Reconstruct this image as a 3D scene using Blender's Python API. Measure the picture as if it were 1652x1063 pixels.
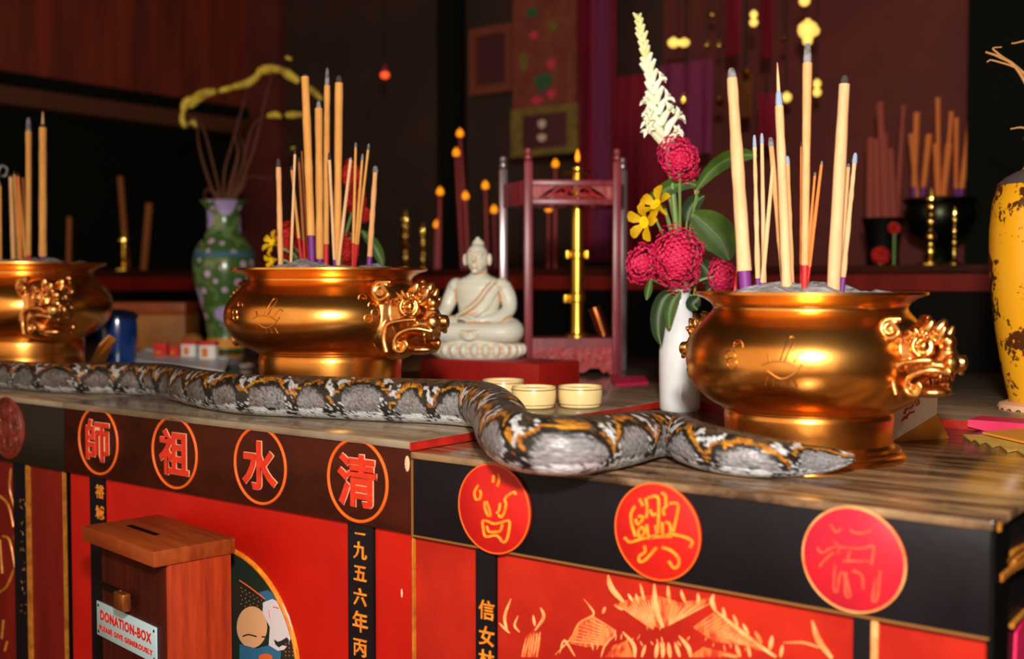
import bpy, bmesh, math, random
from mathutils import Vector, Matrix, noise
from math import sin, cos, pi, radians, sqrt, atan2

for o in list(bpy.data.objects):
    bpy.data.objects.remove(o)
scene = bpy.context.scene
COL = scene.collection
rnd = random.Random(7)

# ------------------------------------------------------------------ camera
F, CX, CY = 1847.0, 826.0, 531.5          # focal length and centre for a 1652 x 1063 frame
YAW, PIT = radians(37.3), radians(2.36)
CAM = Vector((0, 0, 1.24))
cd = bpy.data.cameras.new('camera')
cam = bpy.data.objects.new('camera', cd)
COL.objects.link(cam)
cam.location = CAM
cam.rotation_euler = (pi / 2 - PIT, 0, YAW)
cd.sensor_width = 36.0
cd.lens = 36.0 * F / 1652.0
cd.clip_start = 0.05
cd.dof.use_dof = True
cd.dof.focus_distance = 2.15
cd.dof.aperture_fstop = 2.2
scene.camera = cam

# ------------------------------------------------------------------ world, light, exposure
world = bpy.data.worlds.new('world')
scene.world = world
world.use_nodes = True
wb = world.node_tree.nodes['Background']
wb.inputs[0].default_value = (1.0, 0.74, 0.50, 1)
wb.inputs[1].default_value = 1.0
scene.view_settings.view_transform = 'Standard'
scene.view_settings.look = 'None'
scene.view_settings.gamma = 1.0
scene.view_settings.use_curve_mapping = False
scene.view_settings.exposure = 0.0

ld = bpy.data.lights.new('flash_light', 'AREA')   # the photographer's flash beside the camera
ld.shape = 'DISK'
ld.size = 0.16
ld.energy = 80.0
ld.color = (1.0, 0.93, 0.85)
flash = bpy.data.objects.new('flash_light', ld)
COL.objects.link(flash)
flash.location = (0.05, 0.0, 1.76)
flash.rotation_euler = (Vector((-1.35, 2.0, 1.0)) - flash.location).to_track_quat('-Z', 'Y').to_euler()


# ------------------------------------------------------------------ pixel -> world helpers
_fw = Vector((-sin(YAW) * cos(PIT), cos(YAW) * cos(PIT), -sin(PIT)))
_rt = Vector((cos(YAW), sin(YAW), 0))
_up = _rt.cross(_fw)


def ray(x, y):
    return _fw + _rt * ((x - CX) / F) - _up * ((y - CY) / F)


def AT(x, y, d):
    return CAM + ray(x, y) * d


def OZ(x, y, z):
    r = ray(x, y)
    return CAM + r * ((z - CAM.z) / r.z)


def OY(x, y, Y):
    r = ray(x, y)
    return CAM + r * (Y / r.y)


def OX(x, y, X):
    r = ray(x, y)
    return CAM + r * (X / r.x)


def px(n, d):
    return n * d / F


# ------------------------------------------------------------------ materials
def lin(c):
    def f(v):
        v = v / 255.0
        return v / 12.92 if v <= 0.04045 else ((v + 0.055) / 1.055) ** 2.4
    return (f(c[0]), f(c[1]), f(c[2]), 1.0)


def mat(name, c, rough=0.5, metal=0.0, c2=None, nscale=8.0, stretch=(1, 1, 1), bump=0.0, bscale=60.0, coat=0.0, lo=0.35, hi=0.65, emit=None, es=0.0, spec=None, trans=0.0):
    m = bpy.data.materials.new(name)
    m.use_nodes = True
    nt = m.node_tree
    b = nt.nodes['Principled BSDF']
    b.inputs['Base Color'].default_value = lin(c)
    b.inputs['Roughness'].default_value = rough
    b.inputs['Metallic'].default_value = metal
    if coat:
        b.inputs['Coat Weight'].default_value = coat
        b.inputs['Coat Roughness'].default_value = 0.12
    if spec is not None:
        b.inputs['Specular IOR Level'].default_value = spec
    if trans:
        b.inputs['Transmission Weight'].default_value = trans
    if emit:
        b.inputs['Emission Color'].default_value = lin(emit)
        b.inputs['Emission Strength'].default_value = es
    if c2 or bump:
        tc = nt.nodes.new('ShaderNodeTexCoord')
        mp = nt.nodes.new('ShaderNodeMapping')
        mp.inputs['Scale'].default_value = stretch
        nt.links.new(tc.outputs['Object'], mp.inputs['Vector'])
    if c2:
        n = nt.nodes.new('ShaderNodeTexNoise')
        n.inputs['Scale'].default_value = nscale
        n.inputs['Detail'].default_value = 6
        n.inputs['Roughness'].default_value = 0.65
        nt.links.new(mp.outputs[0], n.inputs['Vector'])
        r = nt.nodes.new('ShaderNodeValToRGB')
        r.color_ramp.elements[0].position = lo
        r.color_ramp.elements[1].position = hi
        r.color_ramp.elements[0].color = lin(c)
        r.color_ramp.elements[1].color = lin(c2)
        nt.links.new(n.outputs['Fac'], r.inputs['Fac'])
        nt.links.new(r.outputs['Color'], b.inputs['Base Color'])
    if bump:
        n2 = nt.nodes.new('ShaderNodeTexNoise')
        n2.inputs['Scale'].default_value = bscale
        n2.inputs['Detail'].default_value = 4
        nt.links.new(mp.outputs[0], n2.inputs['Vector'])
        bp = nt.nodes.new('ShaderNodeBump')
        bp.inputs['Strength'].default_value = bump
        bp.inputs['Distance'].default_value = 0.01
        nt.links.new(n2.outputs['Fac'], bp.inputs['Height'])
        nt.links.new(bp.outputs['Normal'], b.inputs['Normal'])
    return m


MT = {}
MT['brass'] = mat('polished_brass', (242, 176, 88), 0.27, 1.0, (226, 142, 58), 7, bump=0.03, bscale=25)
MT['brass_relief'] = mat('cast_brass', (236, 176, 104), 0.30, 1.0, (206, 132, 66), 20)
MT['gold'] = mat('gold_paint', (214, 140, 46), 0.42, 0.25, (160, 92, 30), 40)
MT['gold_bright'] = mat('bright_gold_paint', (236, 150, 40), 0.45, 0.0, (210, 110, 24), 60)
MT['gold_dark'] = mat('dark_gold_line', (128, 84, 34), 0.5)
MT['gold_pale'] = mat('pale_gold_paint', (238, 176, 110), 0.5, 0.0, (214, 112, 50), 30)
MT['brass_yellow'] = mat('yellow_brass', (238, 190, 76), 0.30, 1.0)
MT['red_panel'] = mat('red_lacquer', (188, 24, 8), 0.42, 0.0, (172, 18, 8), 5, bump=0.04, spec=.25)
MT['red_panel_old'] = mat('worn_red_lacquer', (178, 36, 18), 0.5, 0.0, (152, 24, 12), 6, bump=0.05, spec=.2)
MT['red_wood'] = mat('dull_red_wood', (128, 26, 14), 0.5, 0.0, (98, 16, 9), 9, (1, 1, .2), bump=0.05, spec=.2)
MT['black_lacquer'] = mat('black_lacquer', (16, 13, 16), 0.4, 0.0, (24, 20, 24), 6, bump=0.03, spec=.15)
MT['brown_lacquer'] = mat('dark_brown_lacquer', (70, 25, 12), 0.45, 0.0, (46, 17, 9), 12, (.4, 1, 1), bump=0.04, spec=.1)
MT['dark_lacquer'] = mat('dark_green_black_lacquer', (30, 22, 10), 0.4, 0.0, (20, 16, 8), 10, spec=.2)
MT['table_top'] = mat('streaked_table_top', (150, 118, 84), 0.16, 0.0, (62, 42, 30), 7, (.8, 7, 1), bump=0.05, bscale=18, lo=.38, hi=.6)  # streaky wood, lightened to carry reflections in its colour
MT['table_top_far'] = mat('dusty_table_top', (150, 134, 112), 0.16, 0.0, (104, 86, 66), 7, (.5, 3, 1), bump=0.03, bscale=14)
MT['red_edge'] = mat('red_edge_paint', (190, 36, 22), 0.4, 0.0, (140, 24, 16), 20)
MT['black_gap'] = mat('black_wood', (7, 6, 5), 0.6, spec=.1)
MT['char_red'] = mat('red_orange_paint', (222, 52, 20), 0.45, 0.0, (200, 36, 14), 50)
MT['char_rim'] = mat('orange_paint', (226, 96, 26), 0.45)
MT['cream_rim'] = mat('cream_outline_paint', (232, 178, 140), 0.5)
MT['disc_red'] = mat('red_disc_paint', (194, 30, 20), 0.4, 0.0, (176, 24, 24), 9, spec=.25)
MT['disc_pink'] = mat('crimson_disc_paint', (190, 30, 40), 0.4, 0.0, (166, 26, 48), 9, spec=.25)
MT['disc_old'] = mat('dull_carved_disc', (124, 40, 22), 0.5, 0.0, (84, 22, 14), 30, bump=0.3, bscale=60)
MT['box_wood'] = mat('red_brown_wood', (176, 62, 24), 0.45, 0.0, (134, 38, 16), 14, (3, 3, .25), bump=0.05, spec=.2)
MT['box_front'] = mat('shaded_red_brown_wood', (74, 24, 13), 0.45, 0.0, (52, 16, 10), 14, (3, 3, .25), bump=0.05, spec=.15)  # darker copy of the box wood, shade of the front painted in
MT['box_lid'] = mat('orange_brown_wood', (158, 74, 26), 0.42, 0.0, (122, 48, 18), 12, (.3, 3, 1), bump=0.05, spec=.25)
MT['sign'] = mat('pale_blue_enamel', (176, 206, 214), 0.3)
MT['sign_red'] = mat('sign_red_paint', (206, 34, 22), 0.4)
MT['iron'] = mat('dark_iron', (30, 26, 24), 0.45, 0.7)
MT['lock'] = mat('brass_padlock', (170, 96, 44), 0.35, 0.8)
MT['white'] = mat('white_porcelain', (226, 230, 232), 0.15, coat=0.3)
MT['cream'] = mat('cream_porcelain', (240, 214, 150), 0.3, coat=0.3)
MT['cream_line'] = mat('tan_rim', (150, 112, 56), 0.4)
MT['ash'] = mat('grey_ash', (170, 168, 170), 0.95, 0.0, (120, 116, 118), 40, bump=0.9, bscale=70)
MT['ash_tip'] = mat('burnt_ash_tip', (150, 148, 150), 0.95, 0.0, (70, 64, 64), 60)
MT['ash_blue'] = mat('blue_grey_ash', (140, 158, 184), 0.95)
MT['incense'] = mat('pale_incense_paste', (218, 166, 112), 0.8, 0.0, (202, 142, 84), 50, (1, 1, .2))
MT['incense_gold'] = mat('golden_incense_paste', (220, 160, 84), 0.8, 0.0, (204, 136, 58), 50, (1, 1, .2))
MT['incense_cream'] = mat('cream_incense_paste', (222, 180, 134), 0.8, 0.0, (208, 158, 108), 50, (1, 1, .2))
MT['incense_dark'] = mat('brown_incense_paste', (150, 84, 30), 0.8)
MT['incense_orange'] = mat('orange_incense_paste', (220, 120, 50), 0.75)
MT['purple'] = mat('purple_dyed_wood', (110, 36, 120), 0.6)
MT['reddye'] = mat('red_dyed_wood', (190, 30, 26), 0.6)
MT['char'] = mat('charred_tip', (60, 50, 48), 0.9)
MT['jade'] = mat('pale_jade', (196, 198, 180), 0.35)
MT['red_box'] = mat('red_painted_box', (170, 24, 16), 0.5, 0.0, (150, 18, 12), 14)
MT['lantern_wood'] = mat('purple_red_lacquer', (146, 56, 62), 0.35, 0.0, (116, 36, 50), 14, (3, 3, .4))
MT['lantern_red'] = mat('carved_red_lacquer', (176, 34, 36), 0.45, 0.0, (146, 24, 30), 24, bump=0.25, bscale=60)
MT['lantern_grey'] = mat('silvered_lacquer', (140, 124, 128), 0.25, 0.6)
MT['copper'] = mat('copper', (214, 128, 70), 0.25, 1.0)
MT['magenta'] = mat('magenta_paper', (214, 18, 82), 0.6)
MT['yellow_paper'] = mat('yellow_joss_paper', (226, 186, 84), 0.7, 0.0, (206, 160, 60), 20)
MT['orange_paper'] = mat('orange_paper', (232, 150, 52), 0.6)
MT['cream_paper'] = mat('cream_paper', (238, 214, 184), 0.6)
MT['blue_glaze'] = mat('cobalt_glaze', (20, 60, 130), 0.2, 0.0, (12, 40, 96), 6, coat=0.4)
MT['dark_blue'] = mat('dark_blue_glaze', (16, 24, 50), 0.3)
MT['tan_wood'] = mat('yellow_brown_wood', (170, 108, 26), 0.6, 0.0, (140, 82, 18), 6)
MT['bun'] = mat('brown_crust', (176, 112, 40), 0.8, 0.0, (140, 82, 26), 60, bump=0.5, bscale=120)
MT['tray'] = mat('white_blue_enamel', (226, 238, 246), 0.35)
MT['pack_red'] = mat('red_print_paper', (214, 40, 34), 0.5)
MT['pack_white'] = mat('white_print_paper', (232, 226, 220), 0.5)
MT['pack_orange'] = mat('orange_print_paper', (226, 120, 40), 0.5)
MT['stem'] = mat('green_stem', (110, 140, 70), 0.5)
MT['leaf'] = mat('green_leaf', (92, 128, 36), 0.4, 0.0, (60, 96, 26), 14)
MT['leaf_dark'] = mat('dark_green_leaf', (50, 84, 34), 0.4, 0.0, (34, 62, 24), 14)
MT['petal_pink'] = mat('crimson_pink_petals', (232, 44, 104), 0.6, 0.0, (206, 26, 78), 60)
MT['petal_red'] = mat('red_petals', (206, 34, 22), 0.6, 0.0, (176, 20, 14), 60)
MT['petal_yellow'] = mat('yellow_petals', (255, 222, 30), 0.5, 0.0, (252, 200, 14), 60)
MT['petal_white'] = mat('white_petals', (246, 248, 232), 0.5, 0.0, (226, 232, 196), 26)
MT['char_worn'] = mat('worn_gilt_on_crimson', (196, 96, 56), 0.5, 0.0, (180, 50, 50), 60)
MT['web_paint'] = mat('orange_hatched_paint', (214, 112, 52), 0.5, 0.0, (180, 44, 20), 90, (1, 1, .35), lo=.45, hi=.55)
MT['brass_mirror'] = mat('mirror_polished_brass', (255, 214, 110), 0.09, 1.0)
MT['pendant_glow'] = mat('emissive_pendant', (255, 220, 120), 0.2, emit=(255, 206, 96), es=1.05)  # emission added so the brighter hanging ornaments show as bright spots
MT['petal_bud'] = mat('greenish_cream_buds', (234, 232, 176), 0.5, 0.0, (212, 214, 140), 26)
MT['twig'] = mat('dry_brown_twig', (96, 52, 28), 0.8)
MT['twig_pale'] = mat('pale_dry_twig', (196, 140, 84), 0.8)
MT['garland'] = mat('yellow_green_garland', (232, 204, 70), 0.7, 0.0, (170, 140, 40), 20)
MT['wax_red'] = mat('red_wax', (150, 20, 30), 0.4)
MT['wick'] = mat('black_wick', (30, 24, 20), 0.9)
MT['flame'] = mat('candle_flame', (255, 150, 30), 0.5, emit=(255, 142, 14), es=1.5)
MT['red_glow'] = mat('red_lamp_glow', (230, 70, 40), 0.5, emit=(255, 84, 40), es=1.4)
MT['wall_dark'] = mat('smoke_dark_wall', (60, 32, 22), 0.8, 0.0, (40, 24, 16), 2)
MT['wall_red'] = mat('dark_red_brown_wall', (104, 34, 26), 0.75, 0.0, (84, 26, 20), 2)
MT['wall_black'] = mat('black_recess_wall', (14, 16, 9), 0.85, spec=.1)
MT['wall_brown'] = mat('red_brown_boards', (150, 50, 24), 0.7, 0.0, (88, 30, 14), 2.5, (1, 4, .3))
MT['floor'] = mat('dark_red_floor_tile', (140, 76, 50), 0.4, 0.0, (70, 30, 22), 3)
MT['curtain'] = mat('burgundy_cloth', (196, 38, 62), 0.8, 0.0, (150, 24, 50), 6, (1, 1, .1))
MT['curtain_purple'] = mat('purple_cloth', (150, 52, 100), 0.8)
MT['banner'] = mat('brown_red_brocade', (128, 60, 36), 0.8, 0.0, (104, 36, 30), 12)
MT['olive'] = mat('olive_gold_brocade', (124, 104, 34), 0.75, 0.0, (96, 76, 26), 30)
MT['brocade_dark'] = mat('maroon_brocade', (72, 26, 30), 0.8)
MT['brocade_green'] = mat('green_embroidery', (40, 84, 50), 0.8)
MT['brocade_pink'] = mat('pink_embroidery', (190, 50, 70), 0.8)
MT['brocade_pale'] = mat('pale_embroidery', (210, 180, 160), 0.7)
MT['frame_brown'] = mat('brown_picture_frame', (120, 56, 34), 0.6)
MT['frame_brown_dark'] = mat('dark_brown_beam', (92, 46, 20), 0.7)
MT['silk_dark'] = mat('dark_painting_ground', (22, 40, 26), 0.6)
MT['paint_scale'] = mat('dark_spotted_paint', (40, 36, 24), 0.6)
MT['paint_peach'] = mat('peach_paint', (226, 170, 120), 0.6)
MT['paint_white'] = mat('bluish_white_paint', (214, 208, 212), 0.6)
MT['paint_blue'] = mat('blue_paint', (46, 104, 140), 0.6)
MT['paint_orange'] = mat('orange_figure_paint', (226, 96, 40), 0.6)
MT['wax_pink'] = mat('dull_pink_paper', (150, 66, 52), 0.8)
MT['green_bronze'] = mat('dark_green_bronze', (40, 44, 30), 0.3, 0.9)


# ------------------------------------------------------------------ mesh helpers
def finish(bm, name, smooth=True, angle=38):
    bmesh.ops.recalc_face_normals(bm, faces=bm.faces[:])
    me = bpy.data.meshes.new(name)
    bm.to_mesh(me)
    bm.free()
    if smooth and len(me.polygons):
        me.polygons.foreach_set('use_smooth', [True] * len(me.polygons))
        me.set_sharp_from_angle(angle=radians(angle))
    return me


WM = {}


def wm(o):
    return WM.get(o.name, Matrix.Identity(4))


def thing(name, label, cat, loc, rz=0.0, group=None):
    o = bpy.data.objects.new(name, None)
    COL.objects.link(o)
    o.empty_display_size = 0.05
    o.location = loc
    o.rotation_euler = (0, 0, rz)
    WM[o.name] = Matrix.Translation(Vector(loc)) @ Matrix.Rotation(rz, 4, 'Z')
    o['label'] = label
    o['category'] = cat
    if group:
        o['group'] = group
    return o


def obj(name, bm, m, parent=None, world=False, smooth=True, angle=38, label=None):
    """links bm (or a mesh) as one object; world=True: coordinates are world ones"""
    me = finish(bm, name, smooth, angle) if isinstance(bm, bmesh.types.BMesh) else bm
    if m is not None:
        me.materials.clear()
        me.materials.append(m)
    o = bpy.data.objects.new(name, me)
    COL.objects.link(o)
    if parent is not None:
        o.parent = parent
        if world:
            me.transform(wm(parent).inverted())
        WM[o.name] = wm(parent)
    if label:
        o['label'] = label
    return o


def single(name, bm, m, label, cat, loc=None, group=None, smooth=True):
    """a thing that is one mesh, authored in world coordinates, origin moved to loc"""
    o = obj(name, bm, m, smooth=smooth)
    if loc is not None:
        o.data.transform(Matrix.Translation(-Vector(loc)))
        o.location = loc
    o['label'] = label
    o['category'] = cat
    if group:
        o['group'] = group
    return o


def struct(name, bm, m):
    o = obj(name, bm, m)
    o['kind'] = 'structure'
    return o


def box(bm, a, b, bev=0.0, M=None):
    x0, y0, z0 = a
    x1, y1, z1 = b
    vs = [bm.verts.new(v) for v in ((x0, y0, z0), (x1, y0, z0), (x1, y1, z0), (x0, y1, z0), (x0, y0, z1), (x1, y0, z1), (x1, y1, z1), (x0, y1, z1))]
    fs = [bm.faces.new([vs[i] for i in f]) for f in ((0, 3, 2, 1), (4, 5, 6, 7), (0, 1, 5, 4), (1, 2, 6, 5), (2, 3, 7, 6), (3, 0, 4, 7))]
    if bev:
        es = list({e for f in fs for e in f.edges})
        r = bmesh.ops.bevel(bm, geom=es, offset=bev, segments=2, affect='EDGES', profile=0.5)
        vs = list({v for f in r['faces'] for v in f.verts} | {v for v in vs if v.is_valid})
    if M is not None:
        bmesh.ops.transform(bm, matrix=M, verts=[v for v in vs if v.is_valid])
    return bm


def BOX(a, b, bev=0.0):
    return box(bmesh.new(), a, b, bev)


def lathe(bm, prof, seg=48, c=(0, 0, 0), M=None):
    rings = []
    new = []
    for r, z in prof:
        if r < 1e-6:
            v = bm.verts.new((c[0], c[1], c[2] + z))
            rings.append([v])
            new.append(v)
        else:
            ring = [bm.verts.new((c[0] + r * cos(2 * pi * i / seg), c[1] + r * sin(2 * pi * i / seg), c[2] + z)) for i in range(seg)]
            rings.append(ring)
            new += ring
    for a, b in zip(rings, rings[1:]):
        for i in range(seg):
            j = (i + 1) % seg
            if len(a) == 1 and len(b) == 1:
                continue
            if len(a) == 1:
                bm.faces.new((a[0], b[j], b[i]))
            elif len(b) == 1:
                bm.faces.new((a[i], a[j], b[0]))
            else:
                bm.faces.new((a[i], a[j], b[j], b[i]))
    if M is not None:
        bmesh.ops.transform(bm, matrix=M, verts=new)
    return bm


def spl(pts, n=8):
    """catmull-rom through pts"""
    P = [Vector(p) for p in pts]
    if len(P) < 3:
        return P
    Q = [P[0] * 2 - P[1]] + P + [P[-1] * 2 - P[-2]]
    out = []
    for i in range(1, len(Q) - 2):
        for k in range(n):
            t = k / n
            a, b, c, d = Q[i - 1], Q[i], Q[i + 1], Q[i + 2]
            out.append(0.5 * ((2 * b) + (c - a) * t + (2 * a - 5 * b + 4 * c - d) * t * t + (3 * b - a - 3 * c + d) * t ** 3))
    out.append(P[-1])
    return out


def tube(bm, pts, r, seg=8, caps=True):
    P = [Vector(p) for p in pts]
    n = len(P)
    R = r if isinstance(r, (list, tuple)) else [r] * n
    if len(R) != n:   # resample radii
        R = [R[min(len(R) - 1, int(i / (n - 1) * (len(R) - 1)))] + (R[min(len(R) - 1, int(i / (n - 1) * (len(R) - 1)) + 1)] - R[min(len(R) - 1, int(i / (n - 1) * (len(R) - 1)))]) * ((i / (n - 1) * (len(R) - 1)) % 1.0) for i in range(n)]
    t0 = (P[1] - P[0]).normalized()
    ref = Vector((0, 0, 1)) if abs(t0.z) < 0.9 else Vector((1, 0, 0))
    nrm = (ref - t0 * ref.dot(t0)).normalized()
    rings = []
    for i in range(n):
        t = (P[min(i + 1, n - 1)] - P[max(i - 1, 0)]).normalized()
        nrm = (nrm - t * nrm.dot(t))
        nrm = nrm.normalized() if nrm.length > 1e-6 else t.orthogonal().normalized()
        bi = t.cross(nrm)
        rings.append([bm.verts.new(P[i] + (nrm * cos(2 * pi * k / seg) + bi * sin(2 * pi * k / seg)) * max(R[i], 1e-5)) for k in range(seg)])
    for a, b in zip(rings, rings[1:]):
        for k in range(seg):
            bm.faces.new((a[k], a[(k + 1) % seg], b[(k + 1) % seg], b[k]))
    if caps:
        bm.faces.new(rings[0][::-1])
        bm.faces.new(rings[-1])
    return bm


def ball(bm, c, r, seg=16, rings=10, M=None):
    rr = r if isinstance(r, (tuple, list)) else (r, r, r)
    T = Matrix.Translation(Vector(c)) @ (M if M is not None else Matrix.Identity(4)) @ Matrix.Diagonal((rr[0], rr[1], rr[2], 1))
    bmesh.ops.create_uvsphere(bm, u_segments=seg, v_segments=rings, radius=1.0, matrix=T)
    return bm


def torus(bm, c, R, r, axis, a0=0.0, a1=2 * pi, seg=20, ts=8):
    ax = Vector(axis).normalized()
    u = ax.orthogonal().normalized() if abs(ax.z) > 0.9 else ax.cross(Vector((0, 0, 1))).normalized()
    v = ax.cross(u)
    closed = abs(a1 - a0 - 2 * pi) < 1e-4
    pts = [Vector(c) + (u * cos(a0 + (a1 - a0) * i / seg) + v * sin(a0 + (a1 - a0) * i / seg)) * R for i in range(seg + 1)]
    return tube(bm, pts, r, ts, caps=not closed)


def prism(bm, poly, axis_vec):
    """poly: world points of a planar outline; extruded by axis_vec"""
    a = [bm.verts.new(p) for p in poly]
    b = [bm.verts.new(Vector(p) + Vector(axis_vec)) for p in poly]
    bm.faces.new(a)
    bm.faces.new(b[::-1])
    n = len(a)
    for i in range(n):
        bm.faces.new((a[i], b[i], b[(i + 1) % n], a[(i + 1) % n]))
    return bm


def remesh(bm, voxel, it=4):
    me = bpy.data.meshes.new('tmp')
    bm.to_mesh(me)
    bm.free()
    o = bpy.data.objects.new('tmp', me)
    COL.objects.link(o)
    md = o.modifiers.new('r', 'REMESH')
    md.mode = 'VOXEL'
    md.voxel_size = voxel
    sm = o.modifiers.new('s', 'SMOOTH')
    sm.iterations = it
    sm.factor = 0.5
    dg = bpy.context.evaluated_depsgraph_get()
    out = bpy.data.meshes.new_from_object(o.evaluated_get(dg))
    bpy.data.objects.remove(o)
    out.polygons.foreach_set('use_smooth', [True] * len(out.polygons))
    return out


def glyph(ch, size, ext=0.002, off=0.0, fillmode='BOTH', bevel=0.0, spacing=1.0):
    """a character as a mesh in the x-z plane, centred, facing -y"""
    c = bpy.data.curves.new('g', 'FONT')
    c.body = ch
    c.size = size
    c.extrude = ext
    c.offset = off
    c.resolution_u = 3
    c.space_character = spacing
    if bevel:
        c.bevel_depth = bevel
        c.bevel_resolution = 1
    if fillmode == 'NONE':
        c.fill_mode = 'NONE'
    o = bpy.data.objects.new('g', c)
    COL.objects.link(o)
    dg = bpy.context.evaluated_depsgraph_get()
    me = bpy.data.meshes.new_from_object(o.evaluated_get(dg))
    bpy.data.objects.remove(o)
    vs = [v.co for v in me.vertices]
    if vs:
        lo = [min(v[i] for v in vs) for i in range(2)]
        hi = [max(v[i] for v in vs) for i in range(2)]
        me.transform(Matrix.Translation((-(lo[0] + hi[0]) / 2, -(lo[1] + hi[1]) / 2, 0)))
        me['w'] = hi[0] - lo[0]
        me['h'] = hi[1] - lo[1]
    me.transform(Matrix.Rotation(pi / 2, 4, 'X'))
    return me


def join_meshes(name, items):
    """items: (mesh, matrix) -> one bmesh"""
    bm = bmesh.new()
    for me, M in items:
        t = me.copy()
        t.transform(M)
        bm.from_mesh(t)
    return bm


def dup(root, loc, rz=None, label=None, scale=None):
    r = root.copy()
    COL.objects.link(r)
    r.location = loc
    if rz is not None:
        r.rotation_euler = (0, 0, rz)
    if scale:
        r.scale = scale
    if label:
        r['label'] = label
    for ch in list(root.children):
        c = ch.copy()
        COL.objects.link(c)
        c.parent = r
        for g in list(ch.children):
            d = g.copy()
            COL.objects.link(d)
            d.parent = c
    WM[r.name] = Matrix.Translation(Vector(loc)) @ Matrix.Rotation(r.rotation_euler.z, 4, 'Z')
    return r


T1, T2 = 0.95, 0.967          # tops of the right table and of the left / rear tables
YF = 1.452                    # plane of the table fronts

# ================================================================== THE ROOM
XL, YB, ZC = -5.7, 4.75, 3.7
struct('floor', BOX((XL, -1.5, -0.1), (2.6, YB, 0.0)), MT['floor'])
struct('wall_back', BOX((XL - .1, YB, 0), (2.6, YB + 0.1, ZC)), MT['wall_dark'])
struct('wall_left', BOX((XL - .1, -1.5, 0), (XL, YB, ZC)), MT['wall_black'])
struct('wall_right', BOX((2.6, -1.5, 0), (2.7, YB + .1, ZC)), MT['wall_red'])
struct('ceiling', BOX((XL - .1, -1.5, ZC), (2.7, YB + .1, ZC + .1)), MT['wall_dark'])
zb = OX(150, 140, XL).z
struct('trim_1', BOX((XL, -1.5, zb), (XL + .04, YB, ZC)), MT['wall_brown'])
struct('trim_2', BOX((XL, -1.5, zb - .17), (XL + .10, YB, zb - .08)), MT['frame_brown_dark'])
struct('trim_7', BOX((XL, -1.5, zb - .08), (XL + .07, YB, zb)), MT['wall_black'])
# back wall bays
xa, xb = OY(1075, 200, YB).x, OY(1570, 200, YB).x
struct('trim_3', BOX((xa, YB - .03, 0), (xb, YB, ZC)), MT['wall_red'])
xc = OY(1560, 200, YB - .3).x
struct('trim_4', BOX((xc, YB - .3, 0), (xc + .3, YB - .03, ZC)), MT['wall_black'])
struct('trim_5', BOX((OY(400, 200, YB).x, YB - .05, 0), (OY(460, 200, YB).x, YB, ZC)), MT['wall_red'])
struct('trim_6', BOX((OY(715, 200, YB).x, YB - .05, 0), (OY(752, 200, YB).x, YB, ZC)), MT['wall_black'])


def PL(x, y, p, n):
    r = ray(x, y)
    return CAM + r * ((Vector(p) - CAM).dot(Vector(n)) / r.dot(Vector(n)))


def stroke(bm, pts, r, Y, off=(0, 0), sc=1.0, seg=6, smooth=3, flat=1.0):
    """a raised painted line on the front plane Y; pts in photo pixels (off + sc*pt)"""
    P = [OY(off[0] + sc * a, off[1] + sc * b, Y) for a, b in pts]
    P = spl(P, smooth) if len(P) > 2 and smooth > 1 else P
    tube(bm, P, r, seg)


# ================================================================== THE TABLES
def panel_box(x0, x1, z0, z1, y0, y1, bev=0.0):
    return BOX((x0, y0, z0), (x1, y1, z1), bev)


XR0, XR1 = -1.322, -0.374
XM0 = -2.392
XF0 = -4.8
ZA = 0.806                       # lower edge of the aprons

# ---- right table
rt_ = thing('altar_table', 'black-fronted red altar table with three red discs under the right bronze burner', 'altar table', ((XR0 + XR1) / 2, 1.9, 0))
obj('tabletop', BOX((XR0, YF - .004, T1 - .012), (XR1 + .004, 2.335, T1), .002), MT['table_top'], rt_, True)
obj('apron', BOX((XR0, YF, ZA), (XR1, YF + .03, T1 - .012), .0015), MT['black_lacquer'], rt_, True)
gl = bmesh.new()
box(gl, (XR0, YF - .0015, ZA - .003), (XR1 - .0, YF + .008, ZA))
box(gl, (XR0 - .0005, YF - .002, ZA - .004), (XR0 + .003, YF, T1 - .014))
obj('gilt_line', gl, MT['gold_dark'], rt_, True)
pxs = lambda x, y=930: OY(x, y, YF + .01).x
for (a, b) in ((670, 770), (803, 1379), (1409, 1592)):
    obj('front_panel', BOX((pxs(a), YF + .010, 0.06), (pxs(b), YF + .022, ZA - .004)), MT['red_panel_old'], rt_, True)
obj('gilt_post_line', BOX((pxs(671) - .004, YF + .004, .06), (pxs(671), YF + .012, ZA - .004)), MT['gold'], rt_, True)
obj('gilt_post_line', BOX((pxs(1409), YF + .004, .06), (pxs(1420), YF + .0095, ZA - .004)), MT['gold_pale'], rt_, True)
st1 = obj('inscription_strip', BOX((pxs(771), YF + .004, .06), (pxs(802), YF + .016, ZA - .004)), MT['black_lacquer'], rt_, True, label='black strip with gilt characters')
st2 = obj('inscription_strip', BOX((pxs(1380), YF + .004, .06), (pxs(1408), YF + .016, ZA - .004)), MT['black_lacquer'], rt_, True, label='plain black strip')
for ch, x, y in (('信', 785, 984), ('女', 785, 1026), ('林', 785, 1064)):
    p = OY(x, y, YF + .003)
    me = glyph(ch, .034, .0012, .0004)
    me.transform(Matrix.Translation(p))
    obj('character', me, MT['gold_bright'], st1, True)
DISC = [(799, 820, .0735, 'disc_red'), (1062, 857, .0715, 'disc_red'), (1378, 902, .0695, 'disc_pink')]
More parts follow.
